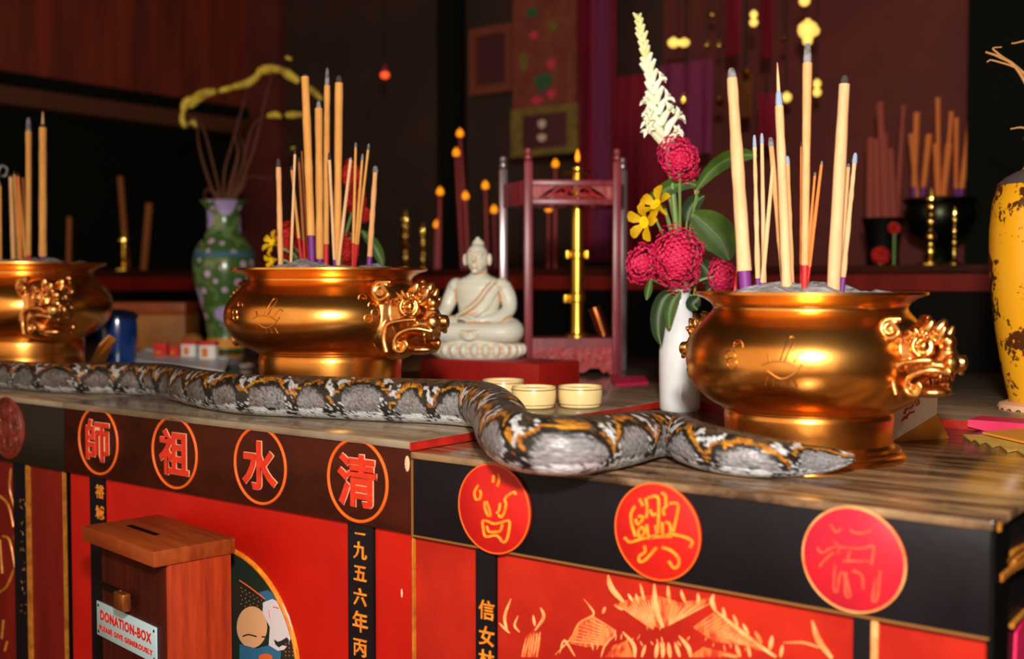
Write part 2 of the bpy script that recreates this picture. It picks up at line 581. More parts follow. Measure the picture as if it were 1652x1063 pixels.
DS = [
    [[(480, 225), (472, 300)], [(528, 210), (537, 268), (515, 340)], [(322, 330), (285, 400), (298, 470), (336, 468), (350, 410), (335, 380)],
     [(700, 425), (690, 400), (655, 412), (612, 440), (590, 475), (602, 520), (590, 590), (556, 652), (528, 630)],
     [(388, 488), (390, 560), (420, 635), (447, 632), (430, 560), (403, 490)], [(545, 508), (532, 580), (510, 612)],
     [(365, 690), (375, 780), (400, 850), (510, 838), (578, 908), (620, 850), (640, 700), (600, 692), (560, 705), (480, 720), (410, 690), (365, 690)],
     [(405, 740), (432, 800), (500, 800), (545, 790), (568, 722)]],
    [[(306, 318), (270, 380), (275, 480), (310, 590)], [(345, 250), (378, 315)], [(400, 240), (416, 330), (408, 420)], [(424, 242), (500, 228), (520, 300), (510, 560)],
     [(545, 200), (580, 220), (582, 300)], [(600, 300), (560, 350), (570, 400)], [(620, 292), (692, 300), (682, 400), (650, 545)],
     [(308, 430), (330, 482), (382, 420), (338, 408)], [(332, 540), (350, 602), (392, 552), (368, 508), (332, 540)], [(410, 480), (430, 590), (500, 572), (488, 488)],
     [(440, 350), (470, 400), (500, 380)], [(550, 458), (560, 580), (622, 560), (620, 480), (582, 462)],
     [(210, 600), (262, 642), (360, 612)], [(360, 612), (500, 596), (640, 590)], [(640, 570), (765, 600), (822, 640), (800, 690)],
     [(390, 672), (395, 730), (342, 770), (350, 820), (400, 800), (500, 690)], [(550, 690), (632, 720), (700, 792), (690, 860), (652, 872), (608, 812)]],
    [[(370, 245), (420, 312), (465, 278)], [(540, 288), (565, 312), (632, 322), (722, 300)], [(258, 450), (300, 490), (370, 452), (440, 430), (400, 398)], [(280, 604), (330, 542), (402, 482)],
     [(452, 440), (432, 500)], [(452, 440), (640, 452), (722, 428), (742, 462), (722, 590)], [(540, 470), (520, 540)], [(480, 560), (700, 562)],
     [(410, 590), (400, 800), (432, 810), (452, 672), (490, 680), (502, 850), (542, 862), (520, 760), (500, 650)], [(560, 642), (640, 682), (652, 800)], [(800, 640), (772, 880), (732, 892), (762, 700)]],
]
DO = [((720, 730), .16), ((970, 760), .1787), ((1270, 800), .188)]
for (x, y, r, mm), ss, (of, sc), lb in zip(DISC, DS, DO, ('red disc with gilt outlined character', 'red disc with gilt outlined character', 'crimson disc with worn character')):
    p = OY(x, y, YF)
    bm = lathe(bmesh.new(), [(0, 0), (r - .003, 0), (r, -.002), (r, -.006)], 56, M=Matrix.Translation(p + Vector((0, -.006, 0))) @ Matrix.Rotation(pi / 2, 4, 'X'))
    d = obj('medallion', bm, MT[mm], rt_, True, label=lb)
    bm = torus(bmesh.new(), p + Vector((0, -.005, 0)), r - .001, .0016, (0, 1, 0), seg=56, ts=6)
    obj('medallion_rim', bm, MT['gold_pale' if mm == 'disc_pink' else 'char_rim'], d, True)
    bm = bmesh.new()
    for s in ss:
        stroke(bm, s, .0026 if mm != 'disc_pink' else .0017, YF - .0065, of, sc)
    obj('character', bm, MT['char_worn'] if mm == 'disc_pink' else MT['gold_bright'], d, True)
# dragon ornament painted in relief on the middle panel
DR = [([(572, 78), (590, 140), (645, 205)], 11), ([(720, 118), (728, 150), (738, 195)], 5), ([(785, 118), (790, 200), (802, 260), (825, 320)], 11), ([(848, 128), (850, 165), (855, 210)], 7), ([(908, 148), (915, 175), (928, 205)], 6),
      ([(985, 162), (988, 190), (984, 215)], 6), ([(1058, 168), (1050, 200), (1066, 245)], 9), ([(1100, 228), (1112, 285)], 6), ([(1148, 262), (1168, 312)], 6), ([(1192, 302), (1218, 352)], 6), ([(1248, 338), (1278, 392)], 7), ([(1328, 358), (1316, 420)], 8),
      ([(1062, 240), (1150, 312), (1250, 392), (1345, 456)], 8), ([(126, 188), (98, 270), (110, 340)], 7), ([(70, 298), (120, 346)], 5), ([(160, 265), (143, 310), (166, 342)], 5), ([(262, 228), (277, 272), (238, 332)], 7), ([(228, 262), (236, 312)], 6),
      ([(1510, 288), (1540, 380), (1602, 462)], 10), ([(1380, 390), (1470, 390), (1542, 412)], 4), ([(640, 340), (690, 400), (696, 455)], 8), ([(745, 400), (728, 455)], 6), ([(880, 388), (902, 455)], 7), ([(898, 358), (940, 410), (952, 455)], 8),
      ([(460, 188), (490, 225), (505, 262), (440, 300), (400, 372), (330, 445)], 4), ([(800, 390), (792, 458)], 8), ([(826, 388), (824, 458)], 8), ([(850, 390), (858, 458)], 8), ([(560, 225), (548, 255)], 6), ([(600, 215), (640, 240)], 5), ([(665, 165), (685, 200)], 5), ([(700, 165), (712, 205)], 5),
      ([(610, 350), (560, 400), (540, 455)], 4), ([(350, 440), (372, 380), (420, 452)], 5), ([(1160, 400), (1180, 455)], 7), ([(1215, 400), (1225, 455)], 6), ([(1100, 445), (1170, 455)], 6), ([(1375, 400), (1365, 455)], 6)]
for t in range(40):      # short hatching
    a = rnd.random()
    x0 = 440 + 800 * a + rnd.uniform(-15, 15)
    y0 = 300 + 60 * abs(a - .45) + rnd.uniform(0, 90)
    DR.append(([(x0, y0), (x0 + rnd.uniform(-12, 12), y0 + rnd.uniform(16, 34))], 2.2))
for t in range(10):      # fan of the brow
    a = t / 9
    DR.append(([(780 + 10 * a, 330 - 20 * a), (620 + 130 * a + 20, 230 - 40 * a)], 3.0))
for t in range(9):
    a = t / 8
    DR.append(([(850, 310), (870 + 170 * a, 215 - 5 * a + (6 if t % 2 else 0))], 2.6))
for t in range(14):      # right wing web
    a = t / 13
    DR.append(([(965 + 30 * a + 180 * a, 320 + 75 * a), (1060 + 210 * a, 255 + 150 * a)], 2.4))
for t in range(9):
    a = t / 8
    DR.append(([(600 - 30 * a, 330 + 70 * a), (500 - 120 * a, 270 + 110 * a)], 2.2))
for t in range(6):
    DR.append(([(175 + 14 * t, 455), (195 + 13 * t, 370 - 6 * t)], 3.0))
bm = bmesh.new()
for pts, w in DR:
    P = [OY(780 + .351 * a, 900 + .351 * b, YF + .0090) for a, b in pts]
    P = spl(P, 4) if len(P) > 2 else [P[0].lerp(P[1], k / 4) for k in range(5)]
    r = px(w * .351, 1.75) * 1.35
    tube(bm, P, [r * .25, r * .8, r, r * .9, r * .5], 6)
obj('dragon_ornament', bm, MT['gold_pale'], rt_, True, label='pale gilt dragon in relief')
for poly in ([(600, 215), (700, 180), (790, 170), (900, 205), (1050, 185), (930, 270), (850, 315), (800, 320)], [(965, 320), (1055, 250), (1160, 320), (1290, 430), (1180, 400), (1060, 385)], [(610, 335), (500, 262), (440, 300), (385, 390), (470, 410), (570, 400)], [(175, 456), (195, 360), (235, 330), (265, 370), (250, 456)], [(560, 456), (600, 400), (660, 380), (690, 456)], [(940, 456), (1010, 410), (1140, 440), (1150, 456)]):
    P = [OY(780 + .351 * a, 900 + .351 * b, YF + .0098) for a, b in poly]
    obj('dragon_web', prism(bmesh.new(), P, (0, .0008, 0)), MT['web_paint'], rt_, True, smooth=False)
# right end of the table
obj('corner_post', BOX((XR1 - .002, YF + .004, 0), (XR1 + .004, YF + .075, T1 - .012)), MT['black_gap'], rt_, True)
obj('side_panel', BOX((XR1 - .02, YF + .075, .06), (XR1 - .003, 2.30, T1 - .012)), MT['black_lacquer'], rt_, True)
bm = bmesh.new()
for s, r in (([(1610, 932), (1630, 916), (1652, 905), (1690, 880)], .007), ([(1622, 905), (1635, 890), (1655, 880), (1690, 862)], .004), ([(1634, 906), (1650, 893), (1690, 872)], .004), ([(1632, 1010), (1640, 1000), (1655, 985)], .004), ([(1607, 842), (1607, 856)], .006)):
    tube(bm, spl([OX(a, b, XR1 + .001) for a, b in s], 5), r, 6)
obj('side_carving', bm, MT['gold'], rt_, True, label='gilt carved bracket')
bm = prism(bmesh.new(), [OX(a, b, XR1 - .002) for a, b in ((1636, 1020), (1655, 985), (1750, 930), (1750, 1150), (1630, 1150))], (.004, 0, 0))
obj('side_inset', bm, MT['magenta'], rt_, True, label='crimson painted inset')
obj('back_leg', BOX((XR1 - .06, 2.27, 0), (XR1 - .02, 2.31, T1 - .012)), MT['black_gap'], rt_, True)
obj('back_leg', BOX((XR0 + .02, 2.27, 0), (XR0 + .06, 2.31, T1 - .012)), MT['black_gap'], rt_, True)

# ---- left table
lt_ = thing('altar_table', 'brown-fronted altar table with four ringed red characters behind the donation box', 'altar table', ((XM0 + XR0) / 2, 2.5, 0))
obj('tabletop', BOX((XM0, YF - .004, T2 - .014), (XR0 - .001, 3.6, T2), .002), MT['table_top_far'], lt_, True)
obj('edge_strip', BOX((XR0 - .002, YF - .004, T2 - .016), (XR0 + .001, 3.6, T2 - .0015)), MT['red_edge'], lt_, True, label='red painted table edge')
obj('apron', BOX((XM0, YF, ZA), (XR0 - .001, YF + .03, T2 - .014), .0015), MT['brown_lacquer'], lt_, True)
lx = lambda x, y=900: OY(x, y, YF + .01).x
for a, b in ((116, 149), (173, 564), (606, 664)):
    obj('front_panel', BOX((lx(a), YF + .010, .06), (lx(b), YF + .022, ZA)), MT['red_panel'], lt_, True)
obj('corner_post', BOX((XM0, YF + .003, 0), (lx(114), YF + .05, ZA)), MT['black_gap'], lt_, True)
sA = obj('inscription_strip', BOX((lx(565), YF + .004, .06), (lx(605), YF + .016, ZA)), MT['black_lacquer'], lt_, True, label='black strip with gilt numerals')
sB = obj('inscription_strip', BOX((lx(150), YF + .004, .06), (lx(172), YF + .016, ZA)), MT['black_lacquer'], lt_, True, label='narrow black strip behind the box')
for ch, x, y, s in (('一', 581, 861, .026), ('九', 581, 888, .034), ('五', 581, 925, .034), ('六', 581, 963, .034), ('年', 581, 1003, .040), ('丙', 581, 1045, .036), ('裕', 161, 793, .032), ('城', 161, 827, .032)):
    me = glyph(ch, s, .0012, .0005)
    me.transform(Matrix.Translation(OY(x, y, YF + .003)))
    obj('character', me, MT['gold_bright'], sA if x > 300 else sB, True)
for ch, x, y in (('師', 159, 711), ('祖', 282, 730), ('水', 420, 751), ('清', 577, 775)):
    p = OY(x, y, YF)
    rg = obj('ring', torus(bmesh.new(), p + Vector((0, -.001, 0)), .0735, .0032, (0, 1, 0), seg=64, ts=8), MT['char_rim'], lt_, True, label='orange ring')
    of_ = .0011 if ch == '師' else .0022
    me = glyph(ch, .098, .0016, of_)
    me.transform(Matrix.Translation(p + Vector((0, -.003, 0))))
    obj('character', me, MT['char_red'], lt_, True)
    me = glyph(ch, .098, .0008, of_ + .0012)
    me.transform(Matrix.Translation(p + Vector((0, -.0014, 0))))
    obj('character_outline', me, MT['cream_rim'], lt_, True)
# round painting with gilt rim
A, B, C_ = [OY(*p, YF + .008) for p in ((392, 894), (436, 938), (481, 1055))]
ax, ay, bx_, by_, cx_, cy_ = A.x, A.z, B.x, B.z, C_.x, C_.z
dd = 2 * (ax * (by_ - cy_) + bx_ * (cy_ - ay) + cx_ * (ay - by_))
ux = ((ax ** 2 + ay ** 2) * (by_ - cy_) + (bx_ ** 2 + by_ ** 2) * (cy_ - ay) + (cx_ ** 2 + cy_ ** 2) * (ay - by_)) / dd
uy = ((ax ** 2 + ay ** 2) * (cx_ - bx_) + (bx_ ** 2 + by_ ** 2) * (ax - cx_) + (cx_ ** 2 + cy_ ** 2) * (bx_ - ax)) / dd
RP = sqrt((ax - ux) ** 2 + (ay - uy) ** 2) - .004
pc = Vector((ux, YF + .008, uy))
pt = obj('painting', lathe(bmesh.new(), [(0, 0), (RP, 0), (RP, -.003)], 64, M=Matrix.Translation(pc) @ Matrix.Rotation(pi / 2, 4, 'X')), MT['silk_dark'], lt_, True, label='round painted panel')
obj('painting_rim', torus(bmesh.new(), pc, RP, .0055, (0, 1, 0), seg=72, ts=8), MT['gold_bright'], pt, True)


def patch(name, pts, m, k, sm=1):
    P = [OY(370 + .1816 * a, 870 + .1816 * b, YF + .0072 - .0006 * k) for a, b in pts]
    if sm > 1:
        P = spl(P + [P[0]], sm)[:-1]
    obj(name, prism(bmesh.new(), P, (0, .0005, 0)), MT[m], pt, True, smooth=False)


def ell(cx, cy, rx, ry, n=28, rot=0):
    return [(cx + rx * cos(2 * pi * i / n) * cos(rot) - ry * sin(2 * pi * i / n) * sin(rot), cy + rx * cos(2 * pi * i / n) * sin(rot) + ry * sin(2 * pi * i / n) * cos(rot)) for i in range(n)]


patch('painted_sky', [(260, 470), (340, 450), (430, 510), (470, 560), (330, 560)], 'paint_blue', 1)
patch('painted_coat', [(-60, 330), (90, 400), (300, 530), (310, 640), (330, 760), (200, 760), (-60, 700)], 'paint_scale', 1)
patch('painted_figure', ell(200, 780, 135, 185), 'paint_peach', 2)
patch('painted_figure', [(300, 560), (380, 530), (470, 570), (530, 680), (560, 800), (550, 870), (500, 980), (430, 990), (350, 940), (360, 780), (330, 720), (295, 650)], 'paint_white', 3)
patch('painted_water', [(90, 930), (240, 970), (350, 940), (460, 1000), (450, 1100), (90, 1100)], 'paint_blue', 2)
patch('painted_robe', [(470, 1000), (570, 880), (600, 1000), (605, 1100), (470, 1100)], 'paint_scale', 4)
patch('painted_beard', [(395, 890), (430, 910), (460, 900), (510, 870), (530, 900), (515, 950), (470, 940), (440, 960), (410, 935)], 'wick', 4)
patch('painted_cuff', ell(320, 1050, 60, 34), 'paint_orange', 3)
bm = bmesh.new()
for q in (([(90, 365), (200, 440), (315, 530)], 7), ([(390, 600), (440, 612)], 5), ([(350, 630), (362, 700)], 4)):
    stroke(bm, q[0], px(q[1] * .1816, 2.1), YF + .005, (370, 870), .1816)
obj('painted_line', bm, MT['paint_orange'], pt, True)
bm = bmesh.new()
stroke(bm, [(120, 860), (170, 845), (240, 862)], .0012, YF + .0045, (370, 870), .1816)
stroke(bm, [(290, 865), (320, 866)], .0012, YF + .0045, (370, 870), .1816)
obj('painted_eye', bm, MT['wick'], pt, True)
bm = bmesh.new()
for i in range(5):
    for j in range(6):
        a, b = 105 + 36 * j + 10 * (i % 2), 440 + 36 * i + 22 * j - 10
        if b < 610:
            ball(bm, OY(370 + .1816 * a, 870 + .1816 * b, YF + .0066), (.0011, .0005, .0011), 6, 4)
for i in range(4):
    for j in range(3):
        ball(bm, OY(370 + .1816 * (500 + 32 * j), 870 + .1816 * (930 + 34 * i), YF + .0044), (.0011, .0005, .0011), 6, 4)
obj('painted_dots', bm, MT['gold_pale'], pt, True)
obj('paint_chip', ball(bmesh.new(), OY(657, 748, YF), (.006, .0015, .014), 10, 6), MT['cream_rim'], lt_, True)
obj('paint_chip', ball(bmesh.new(), OY(648, 957, YF + .0095), (.0025, .001, .008), 8, 6), MT['cream_rim'], lt_, True)

# ---- far left table
fl_ = thing('altar_table', 'dark altar table with a dull carved disc under the left bronze burner', 'altar table', ((XF0 + XM0) / 2, 2.5, 0))
obj('tabletop', BOX((XF0, YF - .004, T2 - .014), (XM0 - .003, 3.6, T2), .002), MT['table_top_far'], fl_, True)
obj('apron', BOX((XF0, YF, ZA), (XM0 - .003, YF + .03, T2 - .014), .0015), MT['dark_lacquer'], fl_, True)
fx = lambda x, y=900: OY(x, y, YF + .01).x
obj('front_panel', BOX((XF0, YF + .010, .06), (fx(27), YF + .022, ZA)), MT['red_wood'], fl_, True)
obj('front_panel', BOX((fx(52), YF + .010, .06), (fx(106), YF + .022, ZA)), MT['red_wood'], fl_, True)
obj('gilt_post_line', BOX((fx(47), YF + .004, .3), (fx(52), YF + .012, ZA)), MT['gold'], fl_, True)
obj('gilt_post_line', BOX((fx(106), YF + .004, .1), (fx(108), YF + .012, ZA)), MT['gold'], fl_, True)
sC = obj('inscription_strip', BOX((fx(27), YF + .004, .2), (fx(47), YF + .014, ZA)), MT['black_lacquer'], fl_, True, label='black strip with faint gilt marks')
bm = bmesh.new()
for i, y in enumerate((812, 848, 884, 915, 945, 980)):
    for q in range(4):
        x0, y0 = 37 + rnd.uniform(-5, 4), y + rnd.uniform(-10, 12)
        stroke(bm, [(x0, y0), (x0 + rnd.uniform(-2, 4), y0 + rnd.uniform(-2, 6))], rnd.uniform(.0008, .0016), YF + .0035, smooth=1)
obj('gilt_marks', bm, MT['gold_dark'], sC, True)
p = OY(14, 690, YF)
dC = obj('medallion', lathe(bmesh.new(), [(0, 0), (.072, 0), (.075, -.002), (.075, -.006)], 48, M=Matrix.Translation(p + Vector((0, -.006, 0))) @ Matrix.Rotation(pi / 2, 4, 'X')), MT['disc_old'], fl_, True, label='dull red-brown carved disc')
bm = bmesh.new()
for k in range(9):
    a = 2 * pi * k / 9
    torus(bm, p + Vector((.042 * cos(a), -.006, .042 * sin(a))), .013, .003, (0, 1, 0), seg=14, ts=5)
torus(bm, p + Vector((0, -.006, 0)), .022, .003, (0, 1, 0), seg=20, ts=5)
torus(bm, p + Vector((0, -.006, 0)), .066, .003, (0, 1, 0), seg=40, ts=5)
obj('carving', bm, MT['disc_old'], dC, True)
bm = bmesh.new()
for s in ([(18, 755), (16, 790), (26, 830), (24, 870)], [(0, 800), (14, 815), (22, 850)], [(5, 865), (16, 872), (24, 915)], [(24, 915), (12, 945), (0, 955)], [(0, 870), (4, 925)], [(6, 1000), (3, 1030)], [(12, 1035), (8, 1050)]):
    stroke(bm, s, .0034, YF + .009)
obj('gilt_scroll', bm, MT['gold'], fl_, True)

# ---- rear table on the right
bt_ = thing('side_table', 'plain rear table with red front edge under the yellow vase', 'table', (-.55, 2.95, 0))
obj('tabletop', BOX((XR0 + .004, 2.345, T2 - .02), (.9, 3.6, T2), .002), MT['table_top_far'], bt_, True)
obj('edge_strip', BOX((XR0 + .004, 2.340, T2 - .018), (.9, 2.3445, T2 - .001)), MT['red_edge'], bt_, True)
obj('front_panel', BOX((XR0 + .02, 2.38, .05), (.88, 2.41, T2 - .02)), MT['black_gap'], bt_, True)
for X in (XR0 + .05, .82):
    for Y in (2.46, 3.52):
        obj('leg', BOX((X - .025, Y - .025, 0), (X + .025, Y + .025, T2 - .02)), MT['black_gap'], bt_, True)

# ---- high altar along the back wall
TA, YA = 1.30, 3.98
ha = thing('rear_altar', 'tall dark altar along the back wall carrying the red candles', 'altar', (-2.4, 4.3, 0))
obj('tabletop', BOX((XL + .15, YA, TA - .03), (1.5, 4.62, TA), .003), MT['brown_lacquer'], ha, True)
obj('edge_strip', BOX((XL + .15, YA - .004, TA - .09), (1.5, YA + .001, TA - .032)), MT['red_wood'], ha, True, label='dull red lacquered edge')
obj('body', BOX((XL + .2, YA + .03, 0), (1.45, 4.58, TA - .03)), MT['black_gap'], ha, True)

sa_ = thing('side_altar', 'dark altar with dull red edge along the left wall', 'altar', (-5.3, 2.9, 0))
obj('tabletop', BOX((XL + .02, 2.0, TA - .03), (-4.98, YA - .02, TA), .003), MT['brown_lacquer'], sa_, True)
obj('edge_strip', BOX((-4.981, 2.0, TA - .10), (-4.976, YA - .02, TA - .032)), MT['red_wood'], sa_, True, label='dull red lacquered edge')
obj('body', BOX((XL + .03, 2.03, 0), (-5.0, YA - .04, TA - .03)), MT['black_gap'], sa_, True)

# ================================================================== DONATION BOX
BZ = .758
c0, c1, c2, c3 = [OZ(*p, BZ) for p in ((132, 848), (248, 890), (388, 853), (235, 825))]
ang = atan2(c1.y - c0.y, c1.x - c0.x)
BW = (c1 - c0).length
BD = .165
mid = (c0 + c1) / 2
Rm = Matrix.Rotation(ang, 4, 'Z')
org = mid + (Rm @ Vector((0, BD / 2, 0)))
org.z = 0
db = thing('donation_box', 'red-brown wooden donation box with pale blue sign and padlock', 'donation box', org, ang)
obj('lid', BOX((-BW / 2, -BD / 2, BZ - .030), (BW / 2, BD / 2, BZ), .003), MT['box_lid'], db)
fy = -BD / 2 + .032
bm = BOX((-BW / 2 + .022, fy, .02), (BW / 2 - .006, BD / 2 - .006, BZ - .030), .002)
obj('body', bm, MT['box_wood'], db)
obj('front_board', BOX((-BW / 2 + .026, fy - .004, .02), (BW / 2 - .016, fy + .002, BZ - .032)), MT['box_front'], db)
obj('slot', BOX((-.09, -.02, BZ - .001), (.03, -.008, BZ + .0008)), MT['black_gap'], db)
fp = org + (Rm @ Vector((0, fy - .004, 0)))
fn = Rm @ Vector((0, -1, 0))
s0, s1, s2, s3 = [PL(*p, fp, fn) for p in ((158, 975), (254, 1004), (255, 1060), (160, 1033))]
inv = wm(db).inverted()
sl = [inv @ v for v in (s0, s1, s2, s3)]
sx0, sx1 = (sl[0].x + sl[3].x) / 2, (sl[1].x + sl[2].x) / 2
sz1, sz0 = (sl[0].z + sl[1].z) / 2, (sl[2].z + sl[3].z) / 2
sg = obj('sign', BOX((sx0, fy - .0075, sz0), (sx1, fy - .0045, sz1), .0006), MT['sign'], db, label='pale blue enamel sign with red lettering')
SW, SH = sx1 - sx0, sz1 - sz0
for txt, zf, hf, wf in (('DONATION-BOX', .64, .29, .86), ('PLEASE GIVE GENEROUSLY', .26, .15, .90)):
    me = glyph(txt, .05, .0006, .0015, spacing=1.12)
    sxf = SW * wf / me['w']
    szf = SH * hf / me['h']
    me.transform(Matrix.Translation(((sx0 + sx1) / 2, fy - .0078, sz0 + SH * zf)) @ Matrix.Diagonal((sxf, 1, szf, 1)))
    obj('lettering', me, MT['sign_red'], sg)
bm = bmesh.new()
for X in (sx0 + .008, sx1 - .008):
    for Z in (sz0 + .008, sz1 - .008):
        ball(bm, (X, fy - .0075, Z), (.003, .0015, .003), 8, 6)
obj('screws', bm, MT['iron'], sg)
h0 = inv @ PL(165, 937, fp, fn)
h1 = inv @ PL(215, 975, fp, fn)
hp = obj('hasp', BOX((h0.x, fy - .014, h1.z + .012), (h1.x, fy - .004, h0.z), .002), MT['iron'], db)
k0 = inv @ PL(214, 965, fp, fn)
bm = BOX((k0.x - .021, fy - .034, k0.z - .018), (k0.x + .021, fy - .016, k0.z + .016), .004)
torus(bm, (k0.x, fy - .022, k0.z + .016), .013, .0035, (0, 1, 0), 0, pi, 12, 6)
obj('padlock', bm, MT['lock'], hp, label='brown brass padlock')

# ================================================================== INCENSE BURNERS
def lion_head_mesh():
    bm = bmesh.new()
    ball(bm, (.010, 0, -.004), (.030, .068, .072), 24, 16)
    torus(bm, (.006, 0, -.004), .066, .0065, (1, 0, 0), seg=36, ts=8)
    ball(bm, (.032, 0, .008), (.042, .045, .046))
    ball(bm, (.072, 0, -.012), (.036, .031, .021))
    ball(bm, (.088, 0, .010), (.020, .014, .013))
    for s in (-1, 1):
        ball(bm, (.106, s * .013, -.004), .0125)
        torus(bm, (.112, s * .016, -.004), .009, .0035, (1, s * .5, .1), seg=14, ts=6)
        ball(bm, (.066, s * .031, .022), .0095)
        torus(bm, (.066, s * .033, .022), .0155, .0040, (.55, s * .8, .15), seg=18, ts=6)
        for k in range(5):      # flame lashes
            a = radians(30 + 30 * k)
            c = Vector((.060 - .016 * cos(a), s * .036, .024 + .016 * sin(a)))
            e = Vector((.056 - .027 * cos(a), s * .041, .026 + .027 * sin(a)))
            tube(bm, [c, (c + e) / 2, e], [.0058, .005, .0025], 6)
        # long lip scroll running back to a curl
        tube(bm, spl([(.108, s * .016, -.022), (.088, s * .034, -.016), (.066, s * .043, -.020), (.048, s * .047, -.034), (.046, s * .047, -.052), (.060, s * .044, -.058), (.070, s * .042, -.046), (.064, s * .044, -.036)], 6), .0052, 8)
        tube(bm, spl([(.082, s * .032, .000), (.060, s * .044, -.002), (.034, s * .052, -.010), (.026, s * .055, -.034), (.032, s * .054, -.060)], 6), .0052, 8)
        ball(bm, (.058, s * .040, -.046), (.008, .005, .008))
        # ear and brow scroll
        tube(bm, spl([(.020, s * .050, .062), (.034, s * .052, .044), (.020, s * .058, .034), (.006, s * .060, .048), (.012, s * .055, .064), (.034, s * .044, .066)], 6), .0058, 8)
        ball(bm, (.016, s * .054, .048), (.010, .006, .010))
        # forehead horns
        tube(bm, spl([(.058, s * .016, .042), (.070, s * .018, .054), (.076, s * .020, .066)], 4), [.013, .012, .009, .004], 8)
        tube(bm, spl([(.074, s * .008, .030), (.088, s * .011, .042), (.094, s * .013, .056)], 4), [.012, .010, .007, .003], 8)
        for k in range(4):      # mane curls at the rim
            a = radians(-70 + 36 * k)
            torus(bm, (.014, s * .052 * cos(a), .056 * sin(a) - .006), .0095, .0038, (1, s * .4, 0), seg=14, ts=6)
    ball(bm, (.058, 0, -.054), (.040, .030, .011))
    ball(bm, (.096, 0, .028), (.010, .012, .012))
    for k in range(-3, 4):      # teeth
        tube(bm, [(.100 - .003 * abs(k), k * .007, -.026), (.100 - .003 * abs(k), k * .007, -.036)], [.0034, .001], 6)
    return remesh(bm, .0021, 4)


LION = lion_head_mesh()


def burner(loc, R, H, hf, label, rz=0.0, hscale=1.0, hpos=.43, hout=.172):
    """R rim radius, hf foot height, H rim height"""
    t = thing('incense_burner', label, 'incense burner', loc, rz, 'bronze burners in a row on the altar')
    k = R / .1905
    hb = H - hf
    def z(f):
        return hf + hb * f
    prof = [(.02 * k, z(.005)), (.10 * k, z(0.0)), (.140 * k, z(.012)), (.146 * k, z(.03)), (.170 * k, z(.10)), (.191 * k, z(.21)), (.2025 * k, z(.33)), (.206 * k, z(.44)), (.202 * k, z(.56)), (.189 * k, z(.68)), (.172 * k, z(.78)), (.161 * k, z(.845)), (.160 * k, z(.875)),
            (.165 * k, z(.91)), (.176 * k, z(.945)), (.188 * k, z(.965)), (.1915 * k, z(.975)), (.1915 * k, z(.997)), (.189 * k, z(1.0)), (.176 * k, z(.99)), (.160 * k, z(.93)), (.155 * k, z(.86)), (.170 * k, z(.7)), (.16 * k, z(.55)), (0, z(.5))]
    sp = [(p.x, p.y) for p in spl([Vector((a, b, 0)) for a, b in prof[:13]], 5)] + prof[13:]
    bowl = obj('bowl', lathe(bmesh.new(), sp, 96), MT['brass'], t, angle=40)
    ft = [(.135 * k, hf + .004), (.139 * k, hf * .96), (.140 * k, hf * .88), (.1385 * k, hf * .6), (.139 * k, hf * .36), (.143 * k, hf * .28), (.1515 * k, hf * .24), (.1535 * k, hf * .20), (.1535 * k, hf * .15), (.158 * k, hf * .12), (.160 * k, hf * .08), (.160 * k, 0.0), (.12 * k, 0.0), (.12 * k, hf)]
    obj('foot', lathe(bmesh.new(), ft, 96), MT['brass'], t, angle=30)
    # bed of ash
    bm = bmesh.new()
    rr = random.Random(int(R * 9999) + int(loc[0] * 100))
    n, sg = 14, 56
    rows = []
    for i in range(n + 1):
        r = .168 * k * i / n
        row = []
        for j in range(sg):
            a = 2 * pi * j / sg
            x_, y_ = r * cos(a), r * sin(a)
            h = H - .012 + .020 * (1 - (i / n) ** 2) + .024 * noise.noise(Vector((x_ * 16, y_ * 16, R * 30))) * (1 - (i / n) ** 4) + .007 * noise.noise(Vector((x_ * 60, y_ * 60, 3)))
            row.append(bm.verts.new((x_, y_, h)))
        rows.append(row)
    for a, b in zip(rows, rows[1:]):
        for j in range(sg):
            bm.faces.new((a[j], b[j], b[(j + 1) % sg], a[(j + 1) % sg]))
    bmesh.ops.remove_doubles(bm, verts=bm.verts[:], dist=1e-5)
    obj('ash', bm, MT['ash'], t)
    for s in (1, -1):
        o = obj('lion_head', LION, MT['brass_relief'], t)
        o.location = (s * hout * k, 0, z(hpos))
        o.rotation_euler = (0, 0, 0 if s > 0 else pi)
        o.scale = (hscale,) * 3
    # faint engraved fish and lotus on the belly, towards the viewer
    bm = bmesh.new()
    def bp(a, f):      # point on the belly at angle a and height fraction f
        best = min(sp[:70], key=lambda q: abs(q[1] - z(f)) + (0 if q[0] > .14 * k else 9))
        return Vector(((best[0] + .0004) * cos(a), (best[0] + .0004) * sin(a), z(f)))
    a0 = radians(-90 + 37 - 26) - rz
    for sgm in ([(-.10, .40), (.0, .34), (.10, .38), (.16, .46)], [(-.14, .44), (-.06, .47), (.06, .46), (.12, .42)], [(0, .48), (.03, .58), (.06, .66), (.10, .64), (.06, .54), (.03, .47)], [(-.08, .47), (-.10, .52)], [(.10, .47), (.15, .54), (.19, .52)]) + tuple([(-.10 + .05 * q, .34), (-.12 + .06 * q, .28)] for q in range(5)):
        tube(bm, spl([bp(a0 + u, f) for u, f in sgm], 5) if len(sgm) > 2 else [bp(a0 + u, f) for u, f in sgm], .0013, 6)
    for q, (u, f) in enumerate(((.95, .44), (1.0, .58), (.92, .66), (1.02, .5), (-.42, .5), (-.36, .58), (-.40, .44))):
        c = bp(a0 + u, f)
        torus(bm, c, .009, .0012, (cos(a0 + u), sin(a0 + u), 0), seg=14, ts=5)
    obj('engraving', bm, MT['brass_relief'], bowl)
    return t


def base_at(x, d, z):
    p = AT(x, 600, d)
    return Vector((p.x, p.y, z))


